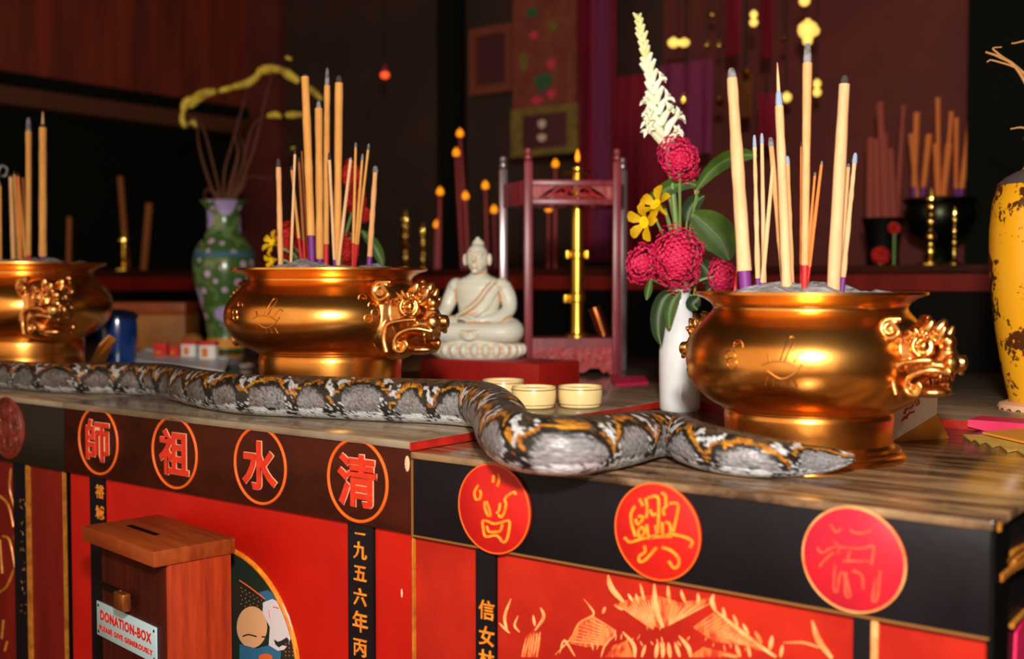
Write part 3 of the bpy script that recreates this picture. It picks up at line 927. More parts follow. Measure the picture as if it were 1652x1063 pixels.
DR_, DM_, DL_ = 1.92, 2.62, 3.30
BR = base_at(1304, DR_, T1)
BM = base_at(534, DM_, T2)
BL = base_at(38, DL_, T2)
HR = CAM.z - (470 - 455.4) * DR_ / F - T1
HM = CAM.z + (455.4 - 433) * DM_ / F - T2
HL = CAM.z + (455.4 - 424) * DL_ / F - T2
RR, RM, RL = px(181, DR_), px(155, DM_), px(128, DL_)
RZ = radians(0)
burner(BR, RR, HR, .076, 'bronze lion-headed incense burner on the black-fronted table, with the snake tail at its foot', radians(-13), .92, .49, .168)
burner(BM, RM, HM, .112, 'bronze lion-headed incense burner standing left of the pale seated figure', 0.0, RM / RR * 1.02)
burner(BL, RL, HL, .112, 'bronze lion-headed incense burner at the left edge beside the blue pot', radians(-14), RL / RR * .98)


# ------------------------------------------------------------------ incense sticks
def stick(bx, by, tx, ty, wb_, wt, d, body, label, group, base=None, bh=0, tip=None, th=0, tw=None, drop=.035, needle=0, cat='incense stick', rough=True, thin=False):
    """thick or thin incense stick from photo pixel (bx,by) to (tx,ty) at depth d"""
    B_, T_ = AT(bx, by, d), AT(tx, ty, d)
    ax = (T_ - B_).normalized()
    foot = B_ - ax * drop
    t = thing('incense_stick', label, cat, foot, 0, group)
    r0, r1 = px(wb_ / 2, d), px(wt / 2, d)
    L = (T_ - B_).length
    hb = px(bh, d)
    ht = px(th, d)
    sg = 14 if wb_ > 8 else 8
    def pts(a, b, n):
        return [B_ + ax * (a + (b - a) * i / n) for i in range(n + 1)]
    wob = .0006 if wb_ > 8 else .0002
    def rad(a, n, ra, rb):
        return [ra + (rb - ra) * i / n + rnd.uniform(-wob, wob) for i in range(n + 1)]
    n = 14
    obj('coating', tube(bmesh.new(), pts(hb if base else -drop, L - ht, n), rad(0, n, r0, r1), sg), MT[body], t, True)
    if base:
        obj('dyed_base', tube(bmesh.new(), pts(-drop, hb + .001, 3), r0 * (.82 if wb_ > 10 else .95), sg), MT[base], t, True, label=('purple' if base == 'purple' else 'red') + ' dyed lower end')
    if tip:
        tr = px((tw or wt) / 2, d)
        m = MT[tip]
        P = pts(L - ht - .0005, L, 4)
        obj('burnt_tip', tube(bmesh.new(), P, [tr, tr * 1.05, tr * .95, tr * .85, tr * .5], sg), m, t, True, label='grey burnt tip' if 'ash' in tip else 'charred tip')
        if needle:
            nb = T_
            obj('bare_core', tube(bmesh.new(), [nb - ax * .002, nb + ax * px(needle * .5, d), nb + ax * px(needle, d)], [tr * .55, tr * .4, tr * .12], 8), MT['incense_cream'], t, True)
    return t


G = 'incense sticks in the right bronze burner'
d0 = DR_
stick(1203, 470, 1180, 110, 24, 17, d0 - .02, 'incense_cream', 'thick cream incense stick with a loose grey ash ball on top, right burner', G, 'purple', 33, 'ash_tip', 16, 14)
stick(1223, 468, 1217, 218, 9, 6, d0 + .02, 'incense_cream', 'thin cream incense stick just right of the ash-balled thick one', G, 'purple', 18, 'ash_blue', 20, 6)
stick(1233, 468, 1229, 215, 8, 6, d0 + .05, 'incense_cream', 'thin upright cream incense stick, second beside the ash-balled thick one', G, 'purple', 12, 'ash_blue', 16, 6)
stick(1229, 466, 1247, 268, 8, 6, d0 - .02, 'incense_cream', 'thin cream incense stick leaning right, left of the blue-banded stick', G, 'purple', 10)
stick(1270, 472, 1256, 146, 17, 13, d0 - .03, 'incense_cream', 'thick incense stick with pale blue band and bare needle core on top', G, None, 0, 'ash_blue', 25, 11, needle=45)
stick(1266, 468, 1243, 222, 12, 9, d0 + .03, 'incense', 'medium incense stick with pale ash end leaning against the blue-banded stick', G, None, 0, 'ash_tip', 14, 9)
stick(1277, 468, 1270, 252, 11, 8, d0 + .06, 'incense', 'medium incense stick hidden close behind the blue-banded stick', G, None, 0, 'ash_blue', 12, 8)
stick(1298, 470, 1303, 70, 12, 15, d0 - .05, 'incense', 'tallest incense stick with grey ash end and red base, right burner', G, 'reddye', 42, 'ash_tip', 32, 13)
stick(1293, 462, 1293, 228, 6, 4, d0 + .0, 'incense_orange', 'thin orange incense stick at the left side of the tallest stick', G, 'reddye', 36, 'char', 8, 4)
stick(1299, 466, 1315, 278, 6, 4, d0 - .02, 'incense_orange', 'thin orange incense stick with grey tip, shorter one right of the tallest', G, 'reddye', 36, 'ash_tip', 6, 4)
stick(1301, 466, 1326, 260, 7, 5, d0 + .02, 'incense_orange', 'thin orange incense stick leaning farthest right of the tallest stick', G, 'reddye', 36, 'ash_tip', 6, 4)
stick(1344, 473, 1363, 122, 22, 18, d0 - .03, 'incense_cream', 'thick cream incense stick with a small charred cap, leaning right', G, None, 0, 'char', 14, 13)
stick(1355, 470, 1369, 264, 7, 6, d0 + .02, 'incense', 'thin incense stick pressed against the right side of the charred thick one', G, 'purple', 20, 'ash_tip', 6, 5)
stick(1358, 470, 1380, 247, 9, 7, d0 - .01, 'incense_cream', 'thin incense stick with blue-grey tip, rightmost in the right burner', G, 'purple', 22, 'ash_blue', 16, 8)
stick(1186, 470, 1196, 395, 7, 4, d0 + .08, 'incense_orange', 'short orange incense stick at the left rim of the right burner', G, 'reddye', 30)

G = 'incense sticks in the middle bronze burner'
d0 = DM_
stick(453, 434, 449, 256, 9, 8, d0 - .02, 'incense', 'pale thin double-tipped incense stick, leftmost in the middle burner', G, None, 0, 'char', 14, 7)
stick(469, 434, 476, 243, 5, 4, d0 - .05, 'incense_cream', 'very thin cream incense stick, second from the left in the middle burner', G, None, 0, 'char', 6, 3)
stick(487, 430, 470, 268, 5, 4, d0 + .03, 'incense_gold', 'thin golden incense stick with red base leaning left', G, 'reddye', 46, 'char', 6, 4)
stick(492, 428, 482, 254, 5, 4, d0 + .06, 'incense_dark', 'thin dark brown incense stick left of the purple-based thick one', G, 'reddye', 40, 'char', 8, 3)
stick(498, 428, 487, 244, 4, 3, d0 + .09, 'incense_dark', 'thinnest dark incense stick behind the purple-based thick one', G, 'reddye', 30)
stick(504, 434, 492, 120, 13, 13, d0 - .04, 'incense_gold', 'thick golden incense stick with long purple base, leftmost of four tall ones', G, 'purple', 54, 'char', 4, 10)
stick(516, 432, 514, 164, 12, 12, d0 + .0, 'incense_gold', 'thick golden incense stick with grey cap, shortest of four tall ones', G, 'purple', 14, 'ash_tip', 11, 8)
stick(526, 430, 528, 110, 9, 10, d0 + .05, 'incense_gold', 'tall narrow incense stick with long pale ash end and red base', G, 'reddye', 36, 'ash_tip', 28, 7)
stick(544, 432, 547, 122, 10, 14, d0 - .01, 'incense_gold', 'thick golden incense stick with dark cap, rightmost of four tall ones', G, None, 0, 'char', 12, 10)
stick(540, 433, 531, 246, 5, 5, d0 - .06, 'incense_cream', 'thin cream incense stick with purple base crossing the tall ones', G, 'purple', 14, 'char', 12, 5)
stick(545, 433, 566, 254, 6, 5, d0 - .05, 'incense_cream', 'thin cream incense stick leaning right between tall and yellow sticks', G, None, 0, 'ash_tip', 4, 4)
stick(569, 434, 574, 230, 5, 4, d0 - .03, 'incense_gold', 'thin yellow incense stick with red base, leftmost of three fanned ones', G, 'reddye', 42, 'ash_tip', 8, 4)
stick(571, 434, 585, 248, 5, 4, d0 - .01, 'incense_gold', 'thin yellow incense stick, shortest of three fanned ones', G, 'reddye', 40, 'ash_tip', 10, 4)
stick(572, 434, 595, 232, 5, 4, d0 + .01, 'incense_gold', 'thin yellow incense stick leaning right with pale end, three fanned ones', G, 'reddye', 40, 'ash_tip', 10, 4)
stick(595, 436, 606, 268, 9, 8, d0 - .03, 'incense', 'pale incense stick with purple base, rightmost in the middle burner', G, 'purple', 22, 'ash_tip', 10, 9)

G = 'incense sticks in the left bronze burner'
d0 = DL_
stick(46, 424, 46, 190, 8, 9, d0, 'incense_gold', 'golden thick incense stick with pale ash end, left burner', G, 'reddye', 12, 'ash_tip', 22, 7)
stick(69, 424, 69, 200, 12, 11, d0 - .03, 'incense_gold', 'thickest golden incense stick of the left burner, pointed burnt end', G, 'purple', 10, 'char', 6, 8, needle=20)
stick(22, 424, 17, 282, 8, 6, d0 - .02, 'incense', 'pale thin incense stick, leftmost of the left burner bundle', G, None, 0, 'char', 4, 4)
stick(31, 424, 23, 276, 5, 4, d0 + .02, 'incense_gold', 'thin golden incense stick, second of the left burner bundle', G, None, 0, 'char', 6, 3)
stick(34, 424, 29, 280, 5, 4, d0 - .05, 'incense_orange', 'thin orange incense stick in the middle of the left burner bundle', G, None, 0, 'char', 5, 3)
stick(42, 424, 30, 296, 6, 4, d0 + .04, 'incense_gold', 'thin golden incense stick crossing the left burner bundle', G)
stick(44, 424, 37, 287, 4, 4, d0 + .06, 'incense_dark', 'thin brown incense stick nearest the thick pair in the left burner', G)
t = stick(1, 424, 0, 300, 4, 4, d0 + .02, 'incense_gold', 'thin incense stick with a curled grey ash loop at the left edge', G)
bm = tube(bmesh.new(), spl([AT(0, 301, d0 + .02), AT(-4, 285, d0 + .02), AT(2, 268, d0 + .02), AT(11, 272, d0 + .02), AT(9, 283, d0 + .02), AT(2, 284, d0 + .02)], 6), px(1.9, d0), 8)
obj('ash_curl', bm, MT['ash_tip'], t, True, label='curled grey ash')

# ================================================================== SNAKE
SP = [  # px, py of the body centre, radius, height of the supporting surface
    (-260, 598, .036, T2), (-120, 602, .037, T2), (0, 604, .037, T2), (90, 610, .038, T2), (180, 611, .040, T2), (262, 614, .041, T2), (330, 628, .0425, T2), (400, 637, .043, T2), (500, 641, .0435, T2), (600, 645, .044, T2), (690, 648, .0445, T2), (745, 651, .045, T2),
    (782, 656, .0455, T2 - .001), (805, 674, .0465, T1 + .012), (816, 697, .047, T1 + .002), (842, 713, .047, T1), (884, 720, .0465, T1), (930, 720, .046, T1), (1000, 711, .044, T1), (1048, 702, .041, T1), (1088, 702, .037, T1), (1120, 716, .037, T1), (1165, 728, .036, T1), (1230, 738, .032, T1), (1290, 742, .026, T1), (1335, 742, .019, T1 + .006), (1368, 740, .010, T1 + .016), (1376, 739, .004, T1 + .018)]
ctrl, crad = [], []
for x, y, r, s in SP:
    ctrl.append(OZ(x, y, s + r * .96))
    crad.append(r)
path = spl(ctrl, 14)
rads = [v.x for v in spl([Vector((r, 0, 0)) for r in crad], 14)]
# resample evenly
acc = [0.0]
for a, b in zip(path, path[1:]):
    acc.append(acc[-1] + (b - a).length)
STEP = .0038
NS = int(acc[-1] / STEP)
RP_, RR_ = [], []
j = 0
for i in range(NS + 1):
    s = acc[-1] * i / NS
    while j < len(acc) - 2 and acc[j + 1] < s:
        j += 1
    f = (s - acc[j]) / max(1e-9, acc[j + 1] - acc[j])
    RP_.append(path[j].lerp(path[j + 1], f))
    RR_.append(rads[j] + (rads[j + 1] - rads[j]) * f)
SEG = 72
verts, cols, uvs = [], [], []


def mix(a, b, t):
    t = max(0.0, min(1.0, t))
    return tuple(a[i] + (b[i] - a[i]) * t for i in range(3))


def L3(r, g, b):
    return lin((r, g, b))[:3]


C_GREY, C_GREY2, C_BLACK, C_YEL, C_ORG, C_BRN, C_DRK, C_WHT, C_TAN, C_OLV = L3(150, 148, 152), L3(112, 106, 104), L3(24, 22, 22), L3(206, 140, 36), L3(150, 82, 30), L3(84, 66, 46), L3(44, 36, 28), L3(226, 230, 234), L3(126, 104, 78), L3(74, 58, 40)


def snake_color(s, a, side):
    n1 = noise.noise(Vector((s * 20, a * 1.5, side * 7.0)))
    n2 = noise.noise(Vector((s * 58, a * 4, side * 3.0 + 9)))
    n3 = noise.noise(Vector((s * 170, a * 10, 21)))
    n4 = noise.noise(Vector((s * 330, a * 20, 5)))
    far = max(0.0, min(1.0, (2.15 - s) / 0.9))          # the tail half of the body is browner
    per = .104
    u = s / per + .30 * noise.noise(Vector((s * 5, side * 4, 0))) + (.5 if side < 0 else 0)
    cell = math.floor(u)
    h = noise.cell(Vector((cell + .5, side * 3.5, 1.5)))
    u += .10 * n1 + .05 * n2
    f = min(1.0, abs((u % 1.0) - .5) * 2)
    aj = a + .20 * n1 + .14 * n2
    top = .92 + .20 * h + (1.0 + .2 * h) * (f ** 1.7)
    grey = mix(mix(C_GREY, C_GREY2, .45 + 1.2 * n3 + .5 * n1), C_OLV, far * (.55 + .5 * n1))
    grey = mix(grey, C_BLACK, max(0, n4 * (1.1 + far) - .12))
    if aj > 2.05:
        c = mix(C_WHT, C_TAN, far * .3)
        dark = (n2 * .9 + n3 * .7) + (.25 if f > .6 else -.10) - (aj - 2.05) * .5 + far * .12
        return mix(c, C_BLACK, max(0, min(1, dark * 5)))
    if aj > top:
        c = grey
        if f > .70:
            k_ = n3 + .5 * n2
            c = mix(c, C_BLACK, .95) if k_ < .16 else mix(C_WHT, C_TAN, .2 + .3 * far)
        elif aj - top < .10:
            c = mix(c, C_BLACK, .5 + n3)
        return c
    band = top - aj
    if f > .58 and .56 < band < 1.05 and n2 > -.16:
        return mix(mix(C_WHT, C_TAN, .3 + .5 * n3 + .3 * far), C_BLACK, max(0, n4))
    if band < .22 + .12 * n2:
        return mix(C_BLACK, C_DRK, .2 + n3)
    if band < .52 + .16 * n2 and n1 + n2 > -.30 + .35 * far:
        return mix(mix(C_YEL, C_ORG, .35 + 1.4 * n2 + .3 * far), C_BLACK, max(0, n3 * 1.6))
    if f > .35 and band < .95:
        return mix(C_BLACK, C_DRK, .35 + n3)
    c = mix(C_BRN, C_DRK, .55 + 1.5 * n1 + .8 * n3)
    if aj < .5 and n1 > .0:
        c = mix(c, C_TAN, .35)
    return mix(c, C_BLACK, max(0, n2 * 1.6 + .1))


def build_snake():
    nrm = None
    me = bpy.data.meshes.new('python_snake')
    s = 0.0
    Z = Vector((0, 0, 1))
    for i in range(NS + 1):
        t = (RP_[min(i + 1, NS)] - RP_[max(i - 1, 0)]).normalized()
        up_ = (Z - t * Z.dot(t)).normalized()
        sd = t.cross(up_)
        if i:
            s += (RP_[i] - RP_[i - 1]).length
        r = RR_[i]
        for k in range(SEG + 1):
            th = -pi + 2 * pi * k / SEG
            ct, st = cos(th), sin(th)
            rz_ = r * (1.0 if ct > 0 else .93)
            verts.append(RP_[i] + up_ * (rz_ * ct) + sd * (r * 1.03 * st))
            a = abs(th)
            cols.append((*snake_color(s, a, 1 if th > 0 else -1), 1))
            uvs.append((s, th * r))
    W = SEG + 1
    faces = []
    for i in range(NS):
        for k in range(SEG):
            a = i * W + k
            faces.append((a, a + 1, a + 1 + W, a + W))
    faces.append(tuple(range(0, W - 1)))
    faces.append(tuple(range(NS * W + W - 2, NS * W - 1, -1)))
    me.from_pydata([tuple(v) for v in verts], [], faces)
    at = me.color_attributes.new('skin', 'FLOAT_COLOR', 'POINT')
    at.data.foreach_set('color', [x for c in cols for x in c])
    uv = me.uv_layers.new(name='UVMap')
    lv = [0] * len(me.loops)
    me.loops.foreach_get('vertex_index', lv)
    uv.data.foreach_set('uv', [x for v in lv for x in uvs[v]])
    me.polygons.foreach_set('use_smooth', [True] * len(me.polygons))
    return me


m = bpy.data.materials.new('snake_skin')
m.use_nodes = True
nt = m.node_tree
b = nt.nodes['Principled BSDF']
b.inputs['Roughness'].default_value = .42
at_ = nt.nodes.new('ShaderNodeAttribute')
at_.attribute_name = 'skin'
uvn = nt.nodes.new('ShaderNodeUVMap')
uvn.uv_map = 'UVMap'
vo = nt.nodes.new('ShaderNodeTexVoronoi')
vo.inputs['Scale'].default_value = 175
vo.inputs['Randomness'].default_value = .75
nt.links.new(uvn.outputs[0], vo.inputs['Vector'])
mr = nt.nodes.new('ShaderNodeMapRange')
mr.inputs['From Min'].default_value = .25
mr.inputs['From Max'].default_value = .75
mr.inputs['To Min'].default_value = 1.0
mr.inputs['To Max'].default_value = .72
nt.links.new(vo.outputs['Distance'], mr.inputs['Value'])
mxn = nt.nodes.new('ShaderNodeMix')
mxn.data_type = 'RGBA'
mxn.blend_type = 'MULTIPLY'
mxn.inputs['Factor'].default_value = 1.0
nt.links.new(at_.outputs['Color'], mxn.inputs['A'])
nt.links.new(mr.outputs[0], mxn.inputs['B'])
nt.links.new(mxn.outputs['Result'], b.inputs['Base Color'])
bp_ = nt.nodes.new('ShaderNodeBump')
bp_.inputs['Strength'].default_value = .35
bp_.inputs['Distance'].default_value = .003
bp_.invert = True
nt.links.new(vo.outputs['Distance'], bp_.inputs['Height'])
nt.links.new(bp_.outputs['Normal'], b.inputs['Normal'])
sn = build_snake()
sn.materials.append(m)
so = bpy.data.objects.new('python_snake', sn)
COL.objects.link(so)
so['label'] = 'long patterned python lying along the front edge of the altar tables'
so['category'] = 'snake'

# ================================================================== SEATED FIGURE ON ITS RED BOX
q0 = OZ(678, 613, T2)
dbx = proj_d = (q0 - CAM).dot(_fw)
q1x = OY(869, 600, q0.y).x
bxh = T2 + .062
single('red_box', BOX((q0.x, q0.y, T2), (q1x, q0.y + .19, bxh), .003), MT['red_box'], 'long low red box under the pale seated figure', 'box', ((q0.x + q1x) / 2, q0.y + .085, T2))
bd = AT(770, 580, 1).y and None
bpos = OY(771, 578, q0.y + .098)
bpos.z = bxh
DB = (bpos - CAM).dot(_fw)


def buddha():
    t = thing('seated_statue', 'pale jade seated Buddha touching the ground, on the red box', 'statue', bpos, radians(24))
    k = .340 / .325
    bm = bmesh.new()
    # lotus cushion
    bas = lathe(bmesh.new(), [(0, 0), (.112, 0), (.122, .008), (.125, .022), (.119, .038), (.108, .048), (.102, .052), (0, .052)], 48)
    bmesh.ops.transform(bas, matrix=Matrix.Diagonal((1, .74, 1, 1)), verts=bas.verts[:])
    for i in range(26):
        a = 2 * pi * i / 26
        ball(bas, (.121 * cos(a), .0895 * sin(a), .024), (.013, .010, .016), 8, 6, Matrix.Rotation(a, 4, 'Z'))
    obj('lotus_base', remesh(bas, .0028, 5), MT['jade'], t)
    # body
    secs = [(.05, .085, .058), (.075, .072, .050), (.10, .056, .043), (.13, .055, .042), (.165, .062, .044), (.19, .070, .042), (.207, .062, .036), (.218, .034, .028), (.226, .022, .022), (.245, .021, .021)]
    sg = 36
    rings = []
    for z, rx, ry in secs:
        rings.append([bm.verts.new((rx * cos(2 * pi * j / sg), ry * sin(2 * pi * j / sg) + .012, z)) for j in range(sg)])
    for a, b in zip(rings, rings[1:]):
        for j in range(sg):
            bm.faces.new((a[j], a[(j + 1) % sg], b[(j + 1) % sg], b[j]))
    bm.faces.new(rings[0][::-1])
    bm.faces.new(rings[-1])
    for s in (-1, 1):
        tube(bm, spl([(s * .045, .020, .078), (s * .085, -.010, .076), (s * .103, -.036, .073), (s * .085, -.062, .071), (s * .03, -.070, .072), (-s * .035, -.066, .076)], 6), [.036, .036, .030, .027, .024, .018], 14)
        ball(bm, (s * .098, -.036, .072), (.030, .028, .024))
        ball(bm, (s * .062, .012, .192), (.022, .026, .022))
        ball(bm, (s * .034, -.004, .262), (.006, .009, .017), 10, 8)
    # right arm (ground-touching)
    tube(bm, spl([(-.064, .012, .192), (-.078, .010, .160), (-.088, .000, .132), (-.095, -.030, .112), (-.104, -.058, .098), (-.108, -.070, .086)], 6), [.022, .021, .0185, .016, .0125, .012], 12)
    ball(bm, (-.109, -.074, .080), (.014, .009, .016), 10, 8)
    for i in range(4):
        x = -.119 + .0072 * i
        L = (.030, .036, .038, .032)[i]
        tube(bm, spl([(x + .002, -.078, .076), (x, -.088, .066), (x - .001, -.092, .074 - L), ], 4), [.0045, .004, .003], 8)
    tube(bm, spl([(-.098, -.074, .086), (-.090, -.084, .074), (-.090, -.088, .064)], 4), [.0045, .004, .003], 8)
    # left arm, hand in the lap
    tube(bm, spl([(.064, .012, .192), (.080, .014, .160), (.083, .002, .128), (.062, -.030, .108), (.030, -.052, .102), (.010, -.056, .102)], 6), [.023, .022, .0195, .016, .013, .011], 12)
    ball(bm, (-.004, -.058, .104), (.022, .014, .008), 12, 8)
    for i in range(4):
        tube(bm, spl([(-.014, -.066 + .006 * i, .106), (-.030, -.066 + .0062 * i, .108), (-.043 + abs(i - 1.5) * .003, -.064 + .006 * i, .106)], 4), [.0042, .004, .003], 8)
    tube(bm, spl([(.006, -.066, .108), (-.004, -.076, .112), (-.016, -.076, .113)], 4), [.0045, .004, .003], 8)
    # head
    ball(bm, (0, -.004, .266), (.030, .033, .038), 24, 16)
    ball(bm, (0, -.012, .250), (.022, .024, .024), 16, 12)
    ball(bm, (0, .004, .303), (.017, .017, .014), 16, 12)
    ball(bm, (0, .000, .316), (.007, .007, .007), 10, 8)
    tube(bm, spl([(0, -.036, .274), (0, -.041, .264), (0, -.043, .258)], 4), [.003, .004, .0055], 8)
    for s in (-1, 1):
        tube(bm, spl([(s * .004, -.037, .276), (s * .013, -.036, .280), (s * .022, -.029, .276)], 4), .0024, 6)
        ball(bm, (s * .0125, -.0335, .270), (.0065, .0035, .003), 10, 6)
    ball(bm, (0, -.0375, .247), (.009, .004, .0026), 10, 6)
    ball(bm, (0, -.0365, .2425), (.007, .004, .0026), 10, 6)
    ball(bm, (0, -.030, .231), (.010, .008, .007), 10, 6)
    # folds of the robe
    tube(bm, spl([(.050, -.018, .206), (.030, -.032, .180), (.008, -.036, .150), (-.030, -.030, .124), (-.056, -.012, .112)], 6), .0045, 8)
    tube(bm, spl([(.066, -.016, .190), (.048, -.034, .160), (.030, -.038, .130), (.00, -.036, .114), (-.03, -.032, .108)], 6), .0035, 8)
    for q in range(3):
        tube(bm, spl([(-.05 + .01 * q, -.084 + .002 * q, .076 - .006 * q), (0, -.096, .070 - .008 * q), (.05 - .01 * q, -.084 + .002 * q, .076 - .006 * q)], 5), .0035, 8)
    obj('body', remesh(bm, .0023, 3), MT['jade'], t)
    for ch in t.children:
        ch.scale = (k, k, k)
    return t


jm = MT['jade']
nt = jm.node_tree
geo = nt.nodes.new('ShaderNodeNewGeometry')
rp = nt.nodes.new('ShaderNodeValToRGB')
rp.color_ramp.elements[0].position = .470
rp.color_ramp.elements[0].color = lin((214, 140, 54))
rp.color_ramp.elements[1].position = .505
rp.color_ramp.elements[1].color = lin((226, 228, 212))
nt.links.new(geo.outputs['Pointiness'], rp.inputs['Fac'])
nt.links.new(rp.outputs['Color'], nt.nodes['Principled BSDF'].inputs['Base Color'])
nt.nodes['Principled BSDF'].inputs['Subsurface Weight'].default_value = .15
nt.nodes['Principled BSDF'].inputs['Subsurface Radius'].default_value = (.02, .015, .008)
buddha()

# ================================================================== LANTERN STAND, OIL LAMP, COPPER TUBE
DLn = (OZ(852, 613, T2) - CAM).dot(_fw) + .14
zt = lambda y, d: CAM.z + (ray(CX, y).z) * d
pf0, pf1 = AT(852, 600, DLn), AT(994, 600, DLn + .02)
pb0, pb1 = AT(812, 600, DLn + .16), AT(1003, 600, DLn + .20)
for p in (pf0, pf1, pb0, pb1):
    p.z = 0
lc = (pf0 + pf1 + pb0 + pb1) / 4
lang = atan2(pf1.y - pf0.y, pf1.x - pf0.x)
ln = thing('lantern_frame', 'carved purple-red lantern frame around the brass lamp', 'lantern frame', (lc.x, lc.y, T2), lang)
zT, zr1, zr0, zs1, zs0 = zt(262, DLn), zt(291, DLn), zt(331, DLn), zt(546, DLn), zt(561, DLn)
pw = .0125


def post(p, m, name='post', r=pw, top=None):
    bm = BOX((p.x - r, p.y - r, T2), (p.x + r, p.y + r, (top or zT) - .0), .003)
    R = Matrix.Translation(p) @ Matrix.Rotation(lang, 4, 'Z') @ Matrix.Translation(-p)
    bmesh.ops.transform(bm, matrix=R, verts=bm.verts[:])
    o = obj(name, bm, MT[m], ln, True)
    z = (top or zT)
    f = lathe(bmesh.new(), [(r * .9, z - .001), (r * .7, z + .004), (r * 1.05, z + .009), (r * 1.05, z + .015), (r * .7, z + .019), (r * .9, z + .024), (r * .95, z + .034), (r * .5, z + .040), (0, z + .041)], 16, (p.x, p.y, 0))
    obj('finial', f, MT[m], o, True)
    return o


post(pf0, 'lantern_wood')
post(pf1, 'lantern_wood')
post(pb0, 'lantern_grey', top=zt(266, DLn))
post(pb1, 'lantern_grey', top=zt(266, DLn))


def beam(p, q, z0, z1, th, m, name, b=.002):
    a = atan2(q.y - p.y, q.x - p.x)
    L = (q - p).length
    bm = BOX((0, -th, z0), (L, th, z1), b)
    bmesh.ops.transform(bm, matrix=Matrix.Translation((p.x, p.y, 0)) @ Matrix.Rotation(a, 4, 'Z'), verts=bm.verts[:])
    return obj(name, bm, MT[m], ln, True)


beam(pf0, pf1, zr1 - .018, zr1, .010, 'lantern_wood', 'top_rail')
beam(pf0, pf1, zr0, zr0 + .018, .010, 'lantern_wood', 'top_rail')
beam(pf0, pb0, zr0, zr1, .006, 'lantern_wood', 'side_rail')
beam(pf1, pb1, zr0, zr1, .006, 'lantern_wood', 'side_rail')
beam(pb0, pb1, zr0, zr1, .006, 'lantern_wood', 'back_rail')
# carved frieze with openings: solid ends + scroll work
ux_ = (pf1 - pf0).normalized()
W_ = (pf1 - pf0).length
bm = bmesh.new()
def fz(u, v):
    return pf0 + ux_ * (W_ * u) + Vector((0, 0, zr0 + .018 + (zr1 - zr0 - .036) * v))
nv = ux_.cross(Vector((0, 0, 1))).normalized() * .004
for poly in ([(.05, 0), (.05, 1), (.30, 1), (.20, .55), (.12, .1), (.12, 0)], [(.95, 0), (.88, 0), (.88, .1), (.80, .55), (.70, 1), (.95, 1)]):
    prism(bm, [fz(u, v) - nv for u, v in poly], nv * 2)
for s in ([(.14, .05), (.24, .3), (.34, .85), (.40, .9), (.44, .6), (.40, .35), (.35, .5)], [(.86, .05), (.76, .3), (.66, .85), (.60, .9), (.56, .6), (.60, .35), (.65, .5)], [(.3, .05), (.36, .2), (.5, .1), (.64, .2), (.7, .05)], [(.46, .95), (.5, .5), (.54, .95)], [(.2, .1), (.3, .35), (.36, .3)], [(.8, .1), (.7, .35), (.64, .3)]):
    tube(bm, spl([fz(u, v) for u, v in s], 5), .0042, 7)
obj('carved_frieze', bm, MT['lantern_red'], ln, True, label='red openwork frieze')
# floor board and skirt
fl = bmesh.new()
prism(fl, [Vector((p.x, p.y, zs0)) for p in (pf0, pf1, pb1, pb0)], (0, 0, zs1 - zs0))
obj('shelf', fl, MT['lantern_wood'], ln, True)
bm = bmesh.new()
prof = [(0.02, 1), (.98, 1), (.98, .06), (.93, .02), (.90, .14), (.85, .08), (.80, .26), (.70, .26), (.64, .12), (.56, .10), (.50, .24), (.44, .10), (.36, .12), (.30, .26), (.20, .26), (.15, .08), (.10, .14), (.07, .02), (.02, .06)]
prism(bm, [pf0 + ux_ * (W_ * u) + Vector((0, 0, T2 + (zs0 - T2) * v)) - nv for u, v in prof], nv * 2)
sk = obj('skirt', bm, MT['lantern_red'], ln, True, smooth=False)
bm = bmesh.new()
for a in range(5):
    torus(bm, pf0 + ux_ * (W_ * (.18 + .16 * a)) + Vector((0, 0, T2 + (zs0 - T2) * .6)) + nv * 1.1, .012, .0025, tuple(nv), seg=14, ts=5)
obj('carving', bm, MT['lantern_red'], sk, True)
beam(pb0, pb1, T2 + .02, zs0, .004, 'lantern_red', 'back_skirt')

DO_ = DLn + .10
lb = AT(931, 542, DO_)
lb.z = zs1
ot = thing('oil_lamp', 'tall brass column lamp with a small flame inside the lantern frame', 'lamp', lb)
zo = lambda y: zt(y, DO_) - lb.z
r = px(10.5, DO_)
obj('column', lathe(bmesh.new(), [(0, 0), (r * 1.9, 0), (r * 1.9, .006), (r * 1.1, .012), (r, .03), (r, zo(488)), (r * 1.25, zo(486)), (r * 1.25, zo(474)), (r, zo(472)), (r, zo(418)), (r * 1.2, zo(416)), (r * 1.2, zo(406)), (r, zo(404)), (r, zo(290)), (r * .9, zo(285)), (r * .9, zo(272)), (0, zo(272))], 28), MT['brass_yellow'], ot)
obj('drip_pan', lathe(bmesh.new(), [(0, zo(283)), (r * 2.1, zo(281)), (r * 2.3, zo(277)), (r * 2.1, zo(278)), (0, zo(280))], 28), MT['brass_yellow'], ot)
for y, xs in ((411, (915, 941, 947)), (482, (912, 920, 938))):
    for x in xs:
        c = Vector((px(x - 931, DO_) * _rt.x, px(x - 931, DO_) * _rt.y, zo(y)))
        bm = bmesh.new()
        tube(bm, [(0, 0, zo(y)), c], px(3, DO_), 8)
        lathe(bm, [(0, -px(7, DO_)), (px(4, DO_), -px(6, DO_)), (px(4.4, DO_), 0), (px(4, DO_), px(6, DO_)), (0, px(7, DO_))], 12, c)
        obj('side_arm', bm, MT['brass_yellow'], ot)


def flame_bm(c, w, h):
    return lathe(bmesh.new(), [(0, 0), (w * .35, h * .08), (w * .5, h * .3), (w * .42, h * .55), (w * .2, h * .82), (0, h)], 14, c)


